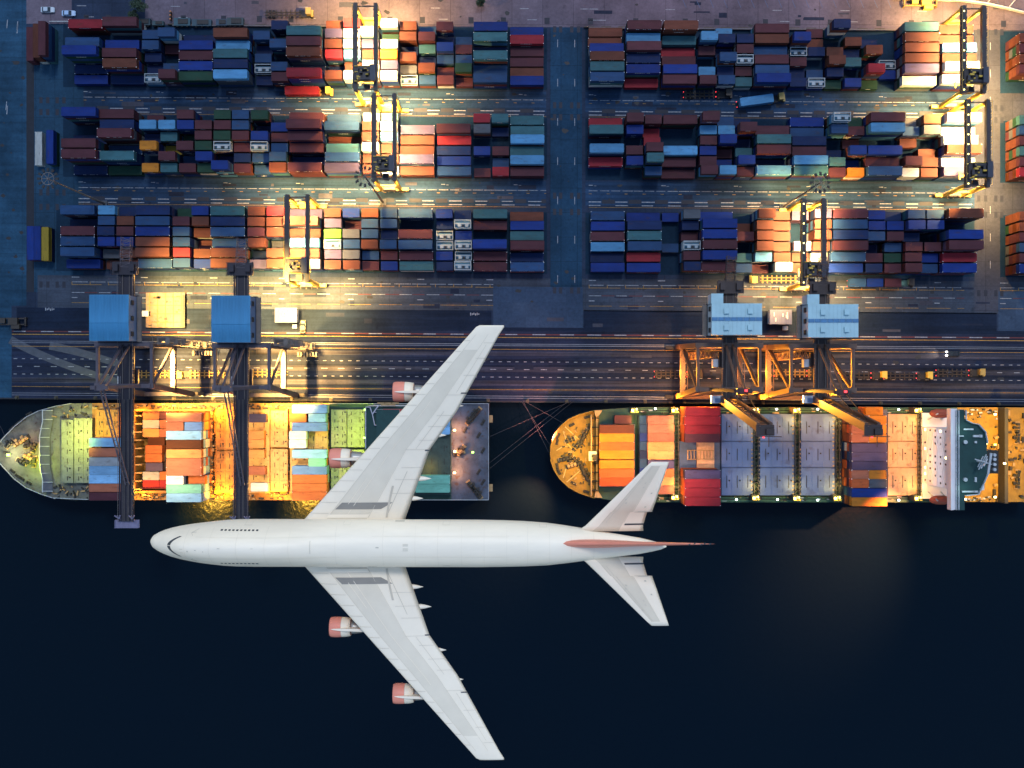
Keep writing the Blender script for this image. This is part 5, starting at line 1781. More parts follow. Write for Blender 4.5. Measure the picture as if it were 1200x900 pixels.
# wings
CF = [0, .012, .04, .09, .15, .225, .33, .45, .62, .80, .93, 1.0]
def thick(c):
    return 5 * (.2969 * math.sqrt(c) - .126 * c - .3516 * c * c + .2843 * c ** 3 - .1036 * c ** 4)
class Wing:
    def __init__(self, secs):            # (y px, x leading, x trailing, z, thickness ratio)
        self.s = secs
    def sec(self, y):
        ss = self.s
        k = [abs(q[0] - ss[0][0]) for q in ss]
        d = abs(y - ss[0][0])
        for i in range(len(ss) - 1):
            if d <= k[i + 1] or i == len(ss) - 2:
                t = (d - k[i]) / (k[i + 1] - k[i])
                return [ss[i][j] + (ss[i + 1][j] - ss[i][j]) * t for j in range(5)]
    def top(self, y, c, lift=.035):
        _, xl, xt, z, th = self.sec(y)
        ch = (xt - xl) * U
        p = P(xl + (xt - xl) * c, y, z)
        p.z += thick(c) * th * ch * 1.1 + lift
        return p
    def ring(self, y):
        _, xl, xt, z, th = self.sec(y)
        ch = (xt - xl) * U
        up = [P(xl + (xt - xl) * c, y, z) + Vector((0, 0, thick(c) * th * ch * 1.1)) for c in CF]
        lo = [P(xl + (xt - xl) * c, y, z) - Vector((0, 0, thick(c) * th * ch * .6 + .02)) for c in CF[-2:0:-1]]
        return up + lo
    def quad(self, b, y0, y1, c0, c1, mi=0, lift=.04, c2=None, c3=None):
        c2 = c0 if c2 is None else c2
        c3 = c1 if c3 is None else c3
        n = 6
        for i in range(n):
            t0, t1 = i / n, (i + 1) / n
            for k in range(3):
                u0, u1 = k / 3, (k + 1) / 3
                def q(t, u):
                    ca, cb = c0 + (c2 - c0) * t, c1 + (c3 - c1) * t
                    return self.top(y0 + (y1 - y0) * t, ca + (cb - ca) * u, lift)
                b.face([q(t0, u0), q(t1, u0), q(t1, u1), q(t0, u1)], mi)
MY = 1271.6
def mirror(secs):
    return [(MY - y, xl, xt, z, th) for (y, xl, xt, z, th) in secs]
NW = [(620, 346, 471, 229.6, .11), (608, 357, 475, 229.8, .11), (547, 411.5, 496.5, 230.6, .10), (527, 429.5, 503.5, 230.9, .10), (481, 470.5, 536, 231.7, .09), (392, 550, 585, 233.3, .085), (383, 558, 591, 233.4, .085), (381.2, 562, 590.5, 233.45, .05)]
def mi_wing(NC):
    def f(a_, i):
        if i < NC - 1:
            c = (CF[i] + CF[i + 1]) / 2
            return 1 if .225 <= c <= .62 else 0
        return 0
    return f
for nm, secs, sg in (("wing", NW, 1), ("wing", mirror(NW), -1)):
    W_ = Wing(secs)
    b = MB()
    ys = [secs[0][0] + (secs[-1][0] - secs[0][0]) * t for t in (0, .04, .1, .2, .3, .388, .48, .583, .7, .8, .88, .955, .992, 1.0)]
    f0 = mi_wing(len(CF))
    b.rings([W_.ring(y) for y in ys], 0, True, lambda a_, i: f0(a_, i) if a_ < 10 else 0)
    wo = b.build(nm, [A_LIGHT, A_GREY], air)
    wo.data.polygons.foreach_set("use_smooth", [True] * len(wo.data.polygons))
    y_ = (lambda y: y) if sg > 0 else (lambda y: MY - y)
    b = MB()
    W_.quad(b, y_(596), y_(588.3), .235, .71, 0, .05, .255, .80)
    b.build("walkway_stripe", A_STRIPE, wo)
    b = MB()
    for i in range(17):                                   # slat joints
        y = 601 - i * 12.6
        W_.quad(b, y_(y), y_(y - .4), .0 + .02, .20, 0, .045)
    for (y0, y1, c) in ((606, 392, .222), (606, 392, .625)):
        n = 24
        for i in range(n):
            ya, yb = y0 + (y1 - y0) * i / n, y0 + (y1 - y0) * (i + 1) / n
            W_.quad(b, y_(ya), y_(yb), c, c + .004 + .004 * i / n, 0, .045)
    for (y, c0, c1) in ((548, .70, 1.0), (562, .70, .99), (578, .74, .98), (527, .62, .99), (516, .72, .99), (500, .7, .99), (487, .7, .99), (463, .62, .97), (440, .7, .98), (420, .72, .98), (402, .66, .99)):
        W_.quad(b, y_(y), y_(y - .35), c0, c1, 0, .045)
    for (y0, y1, c) in ((604, 552, .80), (526, 482, .77), (460, 404, .78)):
        for i in range(10):
            ya, yb = y0 + (y1 - y0) * i / 10, y0 + (y1 - y0) * (i + 1) / 10
            W_.quad(b, y_(ya), y_(yb), c, c + .007, 0, .045)
    b.build("panel_gap", A_LINE, wo)
    b = MB()
    for (c, y0, y1) in ((.40, 605, 470), (.33, 590, 560)):
        for i in range(16):
            ya, yb = y0 + (y1 - y0) * i / 16, y0 + (y1 - y0) * (i + 1) / 16
            W_.quad(b, y_(ya), y_(yb), c, c + .006, 0, .045)
        b.build("seam_line", A_WHITE, wo)
        b = MB()
    W_.quad(b, y_(606), y_(602), .215, .62, 0, .05)
    b.build("seam_line", A_WHITE, wo)
    b = MB()
    W_.quad(b, y_(606), y_(569), .80, .82, 0, .06, .70, .725)
    b.build("spoiler_gap", mat("spoiler_brown_grey", (.60, .52, .41), .7, var=.1), wo)
    b = MB()                                              # aileron notches
    for y, c0 in ((527.5, .93), (460.5, .88)):
        W_.quad(b, y_(y + .9), y_(y - .5), c0, 1.0, 0, .05)
    b.build("aileron_gap", A_DARK, wo)
    for (x, y) in ((486, 584), (495.5, 560.8), (513, 510), (533, 475.5)):   # flap track fairings
        yy = y_(y)
        z = W_.sec(yy)[3] - .35
        b = MB()
        rr = []
        for (dx, r) in ((-16, .08), (-10, .30), (-2, .36), (3, .26), (7, .12), (10.0, .02)):
            c = P(x + dx, yy, z)
            rr.append([(c.x, c.y + math.cos(2 * math.pi * k / 10) * r, c.z + math.sin(2 * math.pi * k / 10) * r) for k in range(10)])
        b.rings(rr)
        b.build("flap_fairing", A_WHITE, wo, smooth=True)
    for (x0, y, zc) in ((387.2, 537, 227.3), (461, 459, 228.8)):            # engines
        yy = y_(y)
        b = MB()
        D = (H - zc) / F
        c0 = P(x0, yy, zc)
        prof = [(2.6, 8.0), (.6, 9.6), (0, 10.6), (.9, 11.2), (4, 11.7), (9, 11.8), (13.6, 11.5), (14.0, 11.5), (19, 11.2), (24.0, 10.4), (24.2, 9.2)]
        NN = 24
        b.rings([[(c0.x + px_ * D, c0.y + math.cos(2 * math.pi * k / NN) * r * D, c0.z + math.sin(2 * math.pi * k / NN) * r * D) for k in range(NN)] for px_, r in prof], 0, True,
                lambda a_, i: (2 if a_ in (0, ) else (0 if a_ < 6 else (2 if a_ == 6 else (1 if a_ < 9 else 2)))))
        en = b.build("engine", [A_PINK, A_LIGHT, A_LINE], air, smooth=True)
        b = MB()
        prof = [(23, 8.2), (28, 8.0), (35, 7.2), (42, 5.2), (48, 2.5)]
        b.rings([[(c0.x + px_ * D, c0.y + math.cos(2 * math.pi * k / NN) * r * D, c0.z + math.sin(2 * math.pi * k / NN) * r * D) for k in range(NN)] for px_, r in prof], 0)
        b.build("nozzle", A_METAL, en, smooth=True)
        b = MB()
        zt_ = zc + 11.6 * D
        rr = []
        for (dx, w, dz) in ((2.5, .2, .02), (6, .8, .16), (12, 1.3, .34), (20, 1.5, .48), (34, 1.7, .62), (50, 1.7, .9)):
            rr.append([(c0.x + dx * D, c0.y + sy * w * D, zt_ + z_) for sy, z_ in ((-1, -.8), (1, -.8), (.9, dz), (-.9, dz))])
        b.rings(rr)
        b.build("pylon", A_WHITE, en)
# tailplane
NT = [(622, 676, 754, 233.2, .10), (616, 686, 753.5, 233.3, .10), (600, 702.6, 758.4, 233.6, .09), (599.6, 703, 764.4, 233.6, .09), (546, 758, 782.5, 234.8, .08), (541.2, 763.5, 784, 234.9, .06)]
for nm, secs, sg in (("tailplane", NT, 1), ("tailplane", [(1274.4 - y, xl, xt, z, th) for (y, xl, xt, z, th) in NT], -1)):
    W_ = Wing(secs)
    b = MB()
    ys = [secs[0][0] + (secs[-1][0] - secs[0][0]) * t for t in (0, .074, .272, .277, .45, .65, .85, .94, 1.0)]
    f0 = mi_wing(len(CF))
    b.rings([W_.ring(y) for y in ys], 0, True, lambda a_, i: f0(a_, i) if a_ < 7 else 0)
    to = b.build(nm, [A_LIGHT, plane_paint("tail_panel_grey", (.70, .61, .47), .05)], air)
    to.data.polygons.foreach_set("use_smooth", [True] * len(to.data.polygons))
    y_ = (lambda y: y) if sg > 0 else (lambda y: 1274.4 - y)
    b = MB()
    for c in (.23, .625, .30):
        for i in range(12):
            ya, yb = 612 - 66 * i / 12, 612 - 66 * (i + 1) / 12
            W_.quad(b, y_(ya), y_(yb), c, c + .008 + .006 * i / 12, 0, .04)
    W_.quad(b, y_(600.2), y_(599.2), .72, 1.0, 0, .05)
    for (y, c) in ((589, .34), (585, .28), (566, .47), (571, .5), (560, .25), (594, .8), (578, .8)):
        W_.quad(b, y_(y + .8), y_(y - .8), c, c + .04, 0, .05)
    b.build("panel_gap", A_LINE, to)
    b = MB()
    W_.quad(b, y_(615), y_(613.2), .66, 1.0, 0, .05)
    b.build("elevator_gap", A_DARK, to)
# fin
b = MB()
rr = []
for (z, xl, xt, hw_) in ((233.6, 646, 778, 6.6), (235.3, 660, 779, 6.0), (237, 684, 786, 4.6), (240, 722, 800, 3.3), (243.5, 762, 819, 2.3), (246.4, 797, 836, 1.4), (246.7, 803, 838.5, .5)):
    D = (H - z) / F
    n = 12
    ring = []
    for k in range(2 * n):
        t = k / n if k < n else 2 - k / n
        x = xl + (xt - xl) * (t ** 1.3)
        w = hw_ * 2.6 * (.2969 * math.sqrt(t ** 1.3) - .126 * t ** 1.3 - .3516 * t ** 2.6 + .2843 * t ** 3.9 - .1036 * t ** 5.2) / .26 * 1.0
        cy = 637.0 + (x - 650) * .0025
        ring.append((gx(x, z), gy(cy, z) + (w if k < n else -w) * D * .82, z))
    rr.append(ring)
b.rings(rr, 0)
b.build("fin", A_PINK, air, smooth=True)
b = MB()
for (x, dy) in ((808, .5), (814, -.5), (822, .6), (826, -.3), (832, .2)):
    p = P(x, 637.4 + dy, 246.9)
    b.box(p, (.28, .12, .1), .5)
b.build("fin_tip_fitting", A_DARK, air)
# ------------------------------------------------------------------ vehicles, huts and small things on the quay
M_CABY = mat("cab_yellow", (0.55, 0.40, 0.06), 0.45, var=0.1)
M_CABD = mat("cab_dull_yellow", (0.30, 0.22, 0.06), 0.45, var=0.1)
M_CHAS = mat("chassis_ochre", (0.26, 0.17, 0.05), 0.6, var=0.25)
M_CHASD = mat("chassis_dark", (0.035, 0.027, 0.022), 0.6)
def tractor(px, py, ang, label, cabm, chm, length=12.4, group="yard tractors with trailers", lights=True):
    """terminal tractor (front towards +x before turning) with its skeletal trailer"""
    root = empty("yard_truck", P(px, py, 0), label, "truck", group)
    X0 = root.location.x
    Y0 = root.location.y
    rot = Matrix.Rotation(ang, 4, 'Z')
    def done(b, nm, m, parent=root):
        b.v = [tuple(Vector((X0, Y0, 0)) + (rot @ Vector(q))) for q in b.v]
        return b.build(nm, m, parent)
    b = MB()
    b.box((length / 2 + 2.3, 0, .85), (5.0, 2.4, .5), 0, 1)
    b.box((length / 2 + 3.2, .35, 2.1), (1.7, 2.2, 2.2))
    b.box((length / 2 + 3.2, .35, 3.25), (1.9, 2.4, .14))
    b.box((length / 2 + 4.35, 0, 1.25), (.8, 2.5, .8))
    cb = done(b, "cab", [cabm, M_DARK])
    b = MB()
    b.box((length / 2 + 4.07, .35, 2.4), (.08, 1.9, 1.2))
    done(b, "windshield", M_GLASS, cb)
    b = MB()
    for s in (-.55, .55):
        b.box((0, s, 1.05), (length + 1.2, .3, .5))
    for i in range(8):
        b.box((-length / 2 + .2 + i * (length - .4) / 7, 0, 1.15), (.35 if i not in (0, 7) else .6, 2.9, .3))
    done(b, "trailer_frame", chm)
    for x in (-length / 2 + 1.2, -length / 2 + 2.6, length / 2 + .6, length / 2 + 4.2):
        for s in (-1, 1):
            b = MB()
            b.tube((x, s * .85, .52), (x, s * 1.35, .52), .52, n=12)
            done(b, "wheel", M_TYRE)
    if lights:
        for s in (-1, 1):
            b = MB()
            b.box((-length / 2 - .62, s * 1.0, 1.2), (.1, .35, .3))
            done(b, "tail_light", M_LAMPR)
            b = MB()
            b.box((length / 2 - 1.2, s * .9, 1.55), (.2, .3, .2))
            done(b, "rear_lamp", M_LAMPR)
    return root
TR = [(181, 438.5, math.pi, "yellow yard tractor with empty trailer under the western blue-roofed crane", M_CABY, M_CHAS, 0),
      (243.5, 438.5, math.pi, "yellow yard tractor with empty trailer behind another, between two blue-roofed cranes", M_CABY, M_CHAS, 0),
      (316.5, 437.5, math.pi, "yellow yard tractor with empty trailer under the inner blue-roofed crane", M_CABY, M_CHAS, 0),
      (928, 437.5, 0, "yard tractor with dark trailer standing between the orange-lit cranes' legs", M_CABD, M_CHAS, 1),
      (1003, 440, 0, "yellow-cabbed tractor and trailer just past the second orange-lit crane", M_CABY, M_CHASD, 1),
      (1056, 440.5, 0, "yellow-cabbed tractor and trailer, middle one of the red-lit queue", M_CABY, M_CHASD, 1),
      (1117, 437, 0, "yellow-cabbed tractor and trailer leading the red-lit queue", M_CABD, M_CHASD, 1),
      (788, 438.5, 0, "dark tractor and trailer with red tail lights before the first orange-lit crane", M_CHASD, M_CHASD, 1),
      (356, 109.5, 0, "yellow yard tractor carrying a crimson container below the top band", M_CABY, M_CHAS, 0),
      (884, 120.5, R(8), "dim tractor hauling a light-blue container slantwise across the lane", M_CABD, M_CHASD, 1),
      (822, 112, 0, "tractor with green-lit cab driving below the top band", M_CHASD, M_CHASD, 1),
      (333, 17.5, 0, "dull yellow tractor with empty trailer parked on the northern concrete", M_CABD, M_CHASD, 0),
      (912, 327.5, math.pi, "yellow tractor and trailer lit up at the foot of the lowest band gantry", M_CABY, M_CHAS, 0),
      (1024, 332.5, 0, "tractor with trailers of short containers below the lowest band, light in the cab", M_CHASD, M_CHASD, 1)]
for (px, py, a_, lab, cm_, chm_, li) in TR:
    L_ = 19.0 if px == 1024 else 12.4
    tractor(px, py, a_, lab, cm_, chm_, L_, lights=bool(li))
def load(px, py, z, c, a_, lab):
    p = P(px, py)
    o = bpy.data.objects.new("shipping_container", cmesh(2, c))
    COL.objects.link(o)
    o.location = (p.x, p.y, z)
    o.rotation_euler = (0, 0, a_)
    tag(o, lab, "container", "shipping containers in the yard and on the ships")
load(356, 109.5, 1.35, 'R', 0, "crimson long container riding on the yellow tractor's trailer below the top band")
load(884, 120.5, 1.35, 'L', R(8), "light-blue long container riding slantwise on a trailer in the lane")
lamp(gx(1058), gy(332), 3.2, 300, (0.5, 1.0, 0.9), .2, 160)
def car(px, py, ang, label, rgb, head=False):
    root = empty("car", P(px, py, 0), label, "car")
    X0, Y0 = root.location.x, root.location.y
    rot = Matrix.Rotation(ang, 4, 'Z')
    def done(b, nm, m, parent=root):
        b.v = [tuple(Vector((X0, Y0, 0)) + (rot @ Vector(q))) for q in b.v]
        return b.build(nm, m, parent)
    m = mat("car_paint_" + "".join(ch for ch in label.split()[0] if ch.isalpha()), rgb, .35, var=.04)
    b = MB()
    w = 1.0
    def sec(x, z0, z1, ww):
        return [(x, -ww, z0), (x, ww, z0), (x, ww * .97, z1), (x, -ww * .97, z1)]
    b.rings([sec(-2.5, .45, .85, .8), sec(-2.3, .3, 1.0, .98), sec(-.9, .28, 1.06, w), (sec(1.1, .28, 1.02, w)), sec(2.2, .3, .85, .95), sec(2.5, .42, .7, .75)])
    bd = done(b, "body", m)
    b = MB()
    b.rings([sec(-1.9, 1.0, 1.08, .85), sec(-1.4, 1.0, 1.46, .78), sec(.3, 1.0, 1.5, .78), sec(1.15, .98, 1.05, .85)], 0)
    cb = done(b, "cabin_glass", M_GLASS)
    b = MB()
    b.rings([sec(-1.3, 1.44, 1.52, .74), sec(.25, 1.47, 1.56, .74)])
    done(b, "roof", m, cb)
    for x in (-1.5, 1.5):
        for s in (-1, 1):
            b = MB()
            b.tube((x, s * .8, .34), (x, s * 1.0, .34), .34, n=12)
            done(b, "wheel", M_TYRE)
    if head:
        for s in (-1, 1):
            b = MB()
            b.box((2.42, s * .62, .75), (.6, .5, .3))
            done(b, "headlight", mat("headlight_glow", (.9, .9, .9), emit=(1, .92, .8), estr=14))
            q = Vector((X0, Y0, 0)) + (rot @ Vector((2.9, s * .62, .9)))
            t = Vector((X0, Y0, 0)) + (rot @ Vector((24, s * 1.0, 0)))
            lamp(q.x, q.y, 1.0, 5200, (1.0, .75, .5), .1, 50, .8, aim=t)
    return root
car(57, 12.3, 0, "pale silver car parked at the upper left corner, westernmost of two", (.36, .44, .52))
car(81.5, 16.5, 0, "white-roofed blue car parked above the crosswise containers", (.28, .42, .62))
car(355.5, 383, math.pi / 2, "black car parked on the asphalt beside the blue-roofed hut", (.01, .011, .014))
car(1116, 414.5, math.pi, "dark car driving along the quay road with bright headlights", (.012, .014, .02), True)

def hut(x0, x1, y0, y1, label, roofm):
    z = 4.6
    a_, c_ = P(x0, y1, z), P(x1, y0, z)
    cx, cy = (a_.x + c_.x) / 2, (a_.y + c_.y) / 2
    sx, sy = c_.x - a_.x, c_.y - a_.y
    root = empty("quay_hut", (cx, cy, 0), label, "hut")
    b = MB()
    b.box((cx, cy, 2.1), (sx - .8, sy - .8, 4.2))
    w_ = b.build("wall", M_WALLP, root)
    b = MB()
    for i in range(10):
        x = cx - sx / 2 + sx * (i + .5) / 10
        b.box((x, cy, 4.4 + .04 * (i % 2)), (sx / 10 - .02, sy, .4))
    for k in range(6):
        b.box((cx - sx * .2 + random.uniform(-1, 4), cy + random.uniform(-1, 1.5), 4.75), (.35, random.uniform(.4, 1.4), .3), 0, 1)
    b.build("roof", [roofm, M_RAIL], root)
    b = MB()
    b.box((cx + sx * .1, cy - sy / 2 + .38, 1.1), (1.0, .1, 2.1))
    b.build("door", M_DARK, w_)
    b = MB()
    b.box((cx + sx * .32, cy - sy / 2 - 1.2, .9), (1.6, 1.4, 1.8))
    b.build("air_conditioner", M_RAIL, root)
    return root
M_ROOFV = mat("lilac_blue_roof", (.035, .052, .135), .5, var=.1)
hut(322, 348, 360.5, 378, "small hut with lilac-blue roof on the lit quay beside the black car", M_ROOFV)
hut(902, 928, 363, 380, "small hut with lilac-blue roof between the two pale crane roofs", mat("grey_lilac_roof", (.05, .062, .15), .5, var=.1))
# ship hatch cover landed on the quay
a_, c_ = P(171, 389, 1.6), P(217, 343, 1.6)
b = MB()
b.box(((a_.x + c_.x) / 2, (a_.y + c_.y) / 2 + .8, .85), (c_.x - a_.x, c_.y - a_.y - 1.6, 1.5))
for i in range(5):
    b.box((a_.x + (c_.x - a_.x) * (i + .5) / 5, (a_.y + c_.y) / 2 + .8, 1.63), (.22, c_.y - a_.y - 1.7, .1), 0, 1)
for i in range(4):
    b.box(((a_.x + c_.x) / 2, a_.y + 2 + (c_.y - a_.y - 2) * (i + .5) / 4, 1.64), (c_.x - a_.x - .2, .18, .1), 0, 1)
b.box((c_.x - .5, (a_.y + c_.y) / 2 + .4, 1.0), (1.0, c_.y - a_.y - 2.4, 1.9), 0, 2)
for i in range(14):
    b.box((random.uniform(a_.x + 1, c_.x - 2), random.uniform(a_.y + 2, c_.y - 1), 1.7), (random.uniform(.3, 1.4), random.uniform(.2, .9), .25), 0, random.choice((1, 2)))
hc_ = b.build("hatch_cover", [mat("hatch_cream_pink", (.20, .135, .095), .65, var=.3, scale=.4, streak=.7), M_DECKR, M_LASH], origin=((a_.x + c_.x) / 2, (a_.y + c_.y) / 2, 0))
tag(hc_, "large cream steel hatch cover landed on the quay beside the western crane house", "hatch cover")
# light van on the cover's west side, forklift, generator and spreader at the north fence
def small_van(px, py, label):
    root = empty("van", P(px, py, 0), label, "van")
    X0, Y0 = root.location.x, root.location.y
    b = MB()
    b.rings([[(X0 + x, Y0 - w, z0), (X0 + x, Y0 + w, z0), (X0 + x, Y0 + w * .96, z1), (X0 + x, Y0 - w * .96, z1)] for x, w, z0, z1 in ((-2.6, 1.0, .4, 2.2), (-2.4, 1.05, .35, 2.4), (1.4, 1.05, .35, 2.4), (2.0, 1.02, .35, 1.3), (2.8, .9, .4, 1.0))])
    b.build("body", mat("van_white", (.55, .55, .52), .4, var=.05), root)
    b = MB()
    b.hexa([(X0 + 1.45, Y0 - .9, 2.3), (X0 + 2.02, Y0 - .9, 1.32), (X0 + 2.02, Y0 + .9, 1.32), (X0 + 1.45, Y0 + .9, 2.3), (X0 + 1.5, Y0 - .9, 2.36), (X0 + 2.08, Y0 - .9, 1.36), (X0 + 2.08, Y0 + .9, 1.36), (X0 + 1.5, Y0 + .9, 2.36)])
    b.build("windshield", M_GLASS, root)
    for x in (-1.6, 1.7):
        for s in (-1, 1):
            b = MB()
            b.tube((X0 + x, Y0 + s * .85, .36), (X0 + x, Y0 + s * 1.06, .36), .36, n=10)
            b.build("wheel", M_TYRE, root)
    return root
small_van(172, 368, "white van parked against the cream hatch cover by the western crane")
def spreader_frame(px, py, label):
    root = empty("spreader_frame", P(px, py, 0), label, "spreader")
    X0, Y0 = root.location.x, root.location.y
    b = MB()
    for s in (-1, 1):
        b.box((X0, Y0 + s * 1.1, 1.2), (11.8, .45, .6))
        b.box((X0 + s * 5.9, Y0, 1.2), (.5, 3.2, .6))
        for k in (-1.4, 1.4):
            b.box((X0 + s * 5.9, Y0 + k, .5), (.5, .4, 1.0))
    b.build("frame", M_CHAS if px > 100 else M_CHASD, root)
    b = MB()
    b.box((X0 + 1.8, Y0, 2.0), (3.4, 2.6, 1.3))
    b.box((X0 - 2.2, Y0 + .2, 1.9), (2.2, 1.8, 1.0))
    b.box((X0 + 2.6, Y0 - 1.9, 1.6), (3.0, 1.6, 1.6))
    b.build("head_block", M_CABY if px > 100 else M_CHASD, root)
    return root
spreader_frame(1077, 4.5, "ochre lifting frame laid on the pinkish concrete at the top edge")
spreader_frame(13, 377, "dark spreader frame with lit teeth at the far left quay corner")
# fence, trees and clutter along the northern edge
b = MB()
pts = [(1045, -1), (1075, 0), (1100, 1), (1130, 2), (1155, 5.5), (1180, 11), (1203, 17)]
for q0, q1 in zip(pts[:-1], pts[1:]):
    p, q = P(*q0), P(*q1)
    b.bar((p.x, p.y, .9), (q.x, q.y, .9), .5, 1.4)
    n = max(1, int((q - p).length / 5))
    for i in range(n):
        k = p.lerp(q, i / n)
        b.bar((k.x, k.y, .6), (k.x + 3.2, k.y + 4.0, .9), .3, .4)
fe = b.build("white_barrier", mat("barrier_white", (.42, .42, .44), .6), origin=P(1120, 3))
tag(fe, "white curved barrier with slanting stays at the top right corner", "barrier")
b = MB()
for (x0, x1) in ((60, 112), (135, 160)):
    p, q = P(x0, 26.6), P(x1, 26.6)
    b.bar((p.x, p.y, 1.2), (q.x, q.y, 1.2), .25, .5)
    n = int((q.x - p.x) / 2.5)
    for i in range(n + 1):
        b.box((p.x + i * 2.5, p.y, .7), (.2, .2, 1.4))
fe = b.build("guard_rail", M_RAIL, origin=P(86, 26.6))
tag(fe, "pale guard rail along the edge above the crosswise containers", "guard rail")
for (x0, x1, y, lab) in ((203, 470, 33, "low concrete barrier along the north side of the top yard band, left half"), (690, 1050, 33, "low concrete barrier along the north side of the top yard band, right half")):
    b = MB()
    p, q = S(x0, y), S(x1, y)
    b.bar((p.x, p.y, .5), (q.x, q.y, .5), .5, 1.0)
    n = int((q.x - p.x) / 6)
    for i in range(n):
        k = p.lerp(q, i / n)
        b.box((k.x, k.y + .4, .5), (3.6, .35, .8), 0, 1)
    fe = b.build("concrete_barrier", [mat("barrier_concrete", (.10, .095, .11), .8), M_CHASD], origin=p)
    tag(fe, lab, "barrier")
for i, (px, py, w, h_, rgb) in enumerate(((170, 27.5, 5, 3, (.02, .05, .07)), (187, 29, 4, 2, (.02, .06, .08)), (215, 27.5, 6, 3.5, (.02, .07, .10)), (238, 28.5, 7, 3, (.015, .05, .075)), (261, 28, 4, 3, (.02, .05, .09)), (277, 27, 6, 3.5, (.02, .045, .06)))):
    p = P(px, py)
    b = MB()
    b.box((p.x, p.y, .9), (w, h_ * .8, 1.8))
    b.box((p.x + .4, p.y + .1, 1.95), (w * .6, h_ * .5, .3), 0, 1)
    for k in range(3):
        b.box((p.x - w * .3 + k * w * .3, p.y - h_ * .45, .8), (.6, .3, 1.4), 0, 1)
    o = b.build("equipment_crate", [mat("crate_teal_" + "abcdef"[i], rgb, .6), M_DARK], origin=(p.x, p.y, 0))
    tag(o, ["dark flat equipment crate nearest the tree north of the yard", "small dark crate just east of the dark tree", "teal equipment crate under the striped post", "long teal crate in the middle of the crate row",
            "small blue-grey crate near the tractor's rear", "grey-green crate closest to the parked tractor"][i], "crate", "equipment crates along the north barrier")
b = MB()
for k in range(5):
    p = P(201, 15 + k * 2.2)
    b.box((p.x, p.y, .8 + .02 * k), (.6, .5, 1.6), .6, k % 2)
o = b.build("striped_post", [mat("stripe_orange", (.35, .14, .06), .6), M_DARK], origin=P(201, 20))
tag(o, "orange and black striped marker post north of the top yard band", "post")
M_LEAF = mat("dark_leaves", (0.020, 0.045, 0.026), 0.7, var=.5, scale=1.2)
M_BARK = mat("bark", (0.05, 0.035, 0.025), 0.9)
def tree(px, py, r, h_, label):
    root = empty("broadleaf_tree", P(px, py, 0), label, "tree", "trees at the northern edge")
    X0, Y0 = root.location.x, root.location.y
    b = MB()
    b.tube((X0, Y0, 0), (X0 + .1, Y0, h_ * .6), .28, .15, n=8)
    rnd = random.Random(int(px))
    for i in range(6):
        a_ = i * 1.05 + rnd.random()
        b.tube((X0, Y0, h_ * (.35 + .04 * i)), (X0 + math.cos(a_) * r * .7, Y0 + math.sin(a_) * r * .7, h_ * .75), .11, .04, n=5)
    b.build("trunk", M_BARK, root)
    b = MB()
    cl = [(rnd.uniform(-1, 1) * r * .7, rnd.uniform(-1, 1) * r * .7, h_ * rnd.uniform(.5, .95), r * rnd.uniform(.25, .5)) for _ in range(16)]
    for (cx, cy, cz, cr) in cl:
        for _ in range(70):
            v = Vector((rnd.gauss(0, 1), rnd.gauss(0, 1), rnd.gauss(0, .8))).normalized() * cr * rnd.uniform(.4, 1.05)
            c = Vector((X0 + cx, Y0 + cy, cz)) + v
            u = Vector((rnd.gauss(0, 1), rnd.gauss(0, 1), rnd.gauss(0, .5))).normalized()
            w = u.cross(Vector((rnd.random(), rnd.random(), 1))).normalized()
            s = rnd.uniform(.18, .36)
            b.face([c - u * s, c + w * s * .6, c + u * s, c - w * s * .6])
    b.build("crown", M_LEAF, root)
tree(170, 8, 3.6, 7.5, "dark leafy tree at the top edge north of the navy containers, larger one")
tree(159, 20, 1.8, 4.0, "small dark leafy tree just below a bigger one near the top edge")
tree(563, 4, 1.9, 4.5, "small dark leafy tree alone on the concrete at the top edge, middle")
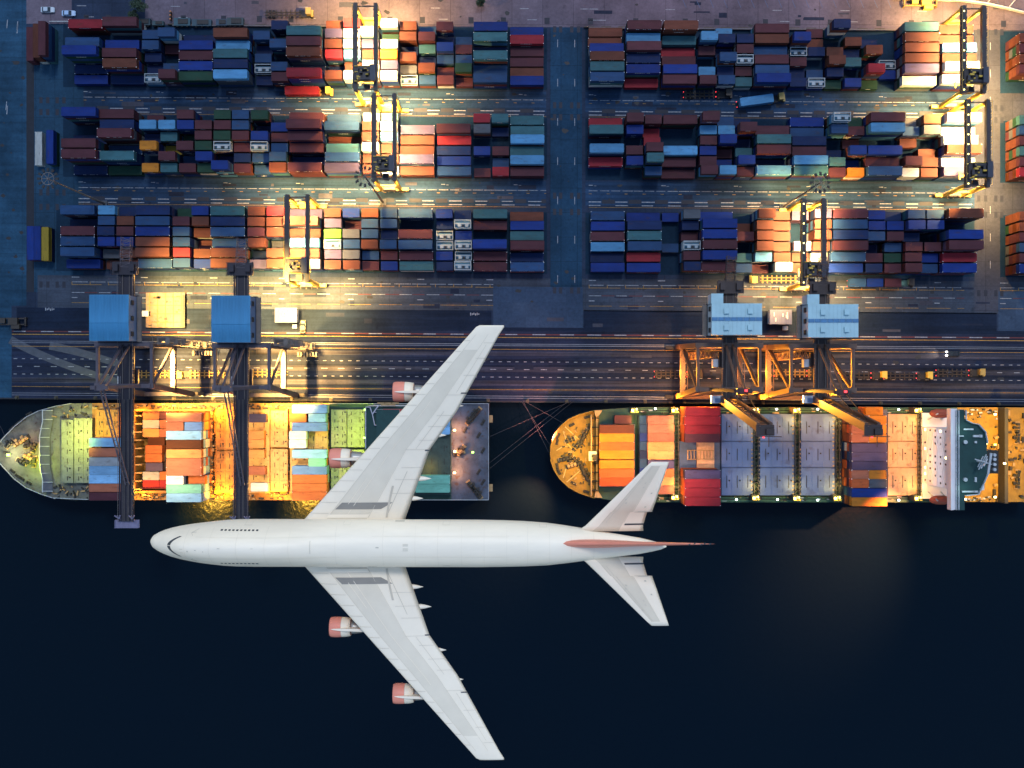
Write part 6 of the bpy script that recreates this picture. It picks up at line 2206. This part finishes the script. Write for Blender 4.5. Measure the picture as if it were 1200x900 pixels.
# bollards, fenders and mooring lines
M_BOLL = mat("bollard_iron", (0.05, 0.045, 0.03), 0.6)
def bollard():
    root_b = MB()
    root_b.tube((0, 0, 0), (0, 0, .7), .38, .3, n=12)
    root_b.tube((0, 0, .7), (0, 0, .95), .55, .5, n=12)
    root_b.box((0, 0, .06), (1.3, 1.3, .12))
    return root_b.mesh("bollard", [M_BOLL])
bm_ = bollard()
for i in range(26):
    p = S(20 + i * 46, 469.6)
    o = bpy.data.objects.new("bollard", bm_)
    COL.objects.link(o)
    o.location = p
    tag(o, "small dark iron mooring bollard on the quay edge", "bollard", "bollards along the quay edge")
def rope(a_, c_, label, sag=1.2):
    b = MB()
    a_, c_ = Vector(a_), Vector(c_)
    n = 10
    pr = a_
    for i in range(1, n + 1):
        t = i / n
        q = a_.lerp(c_, t) - Vector((0, 0, sag * 4 * t * (1 - t)))
        b.tube(pr, q, .065, n=5)
        pr = q
    o = b.build("mooring_line", mat("rope_pale", (.055, .05, .06), .9), origin=a_)
    tag(o, label, "rope", "mooring lines between ships and quay")
Q = lambda x, y=469.6: S(x, y) + Vector((0, 0, .7))
rope(Q(613), P(643, 530, 9), "pale mooring line from the quay to the yellow bow's tip, outer of the pair")
rope(Q(611), P(646, 524, 9), "pale mooring line from the quay to the yellow bow's tip, inner of the pair")
rope(Q(614), P(662, 497, 9), "pale mooring line from the quay to the yellow bow's near shoulder")
rope(Q(669), P(573, 512, 9), "pale mooring line from the grey ship's stern to the quay, nearest the quay wall")
rope(Q(666), P(573, 543, 9), "pale mooring line from the grey ship's stern, middle of the long ones")
rope(Q(672), P(574, 549, 9), "pale mooring line from the grey ship's stern, lowest of the long ones")
rope(Q(-20), P(6, 512, 9), "pale mooring line from the grey bow to the far left quay")
# lamps of the place that stand north of the picture: their warm pinkish light falls on the northern concrete
for px, py, wt, c in ((1010, -60, 60000, (1.0, .55, .36)), (760, -75, 42000, (1.0, .52, .42)), (300, -80, 16000, (1.0, .60, .62)), (20, -90, 9000, (.9, .5, .55))):
    r_ = copy_tree(m0)
    r_.location = P(px, py)
    tag(r_, f"light mast standing just beyond the top edge, {['pinkest', 'middle', 'dim', 'faintest'][[1010, 760, 300, 20].index(px)]} of its row", "light mast", "high masts with floodlight rings")
    lamp(gx(px), gy(py), 44, wt, c, 1.0, 150, .8)
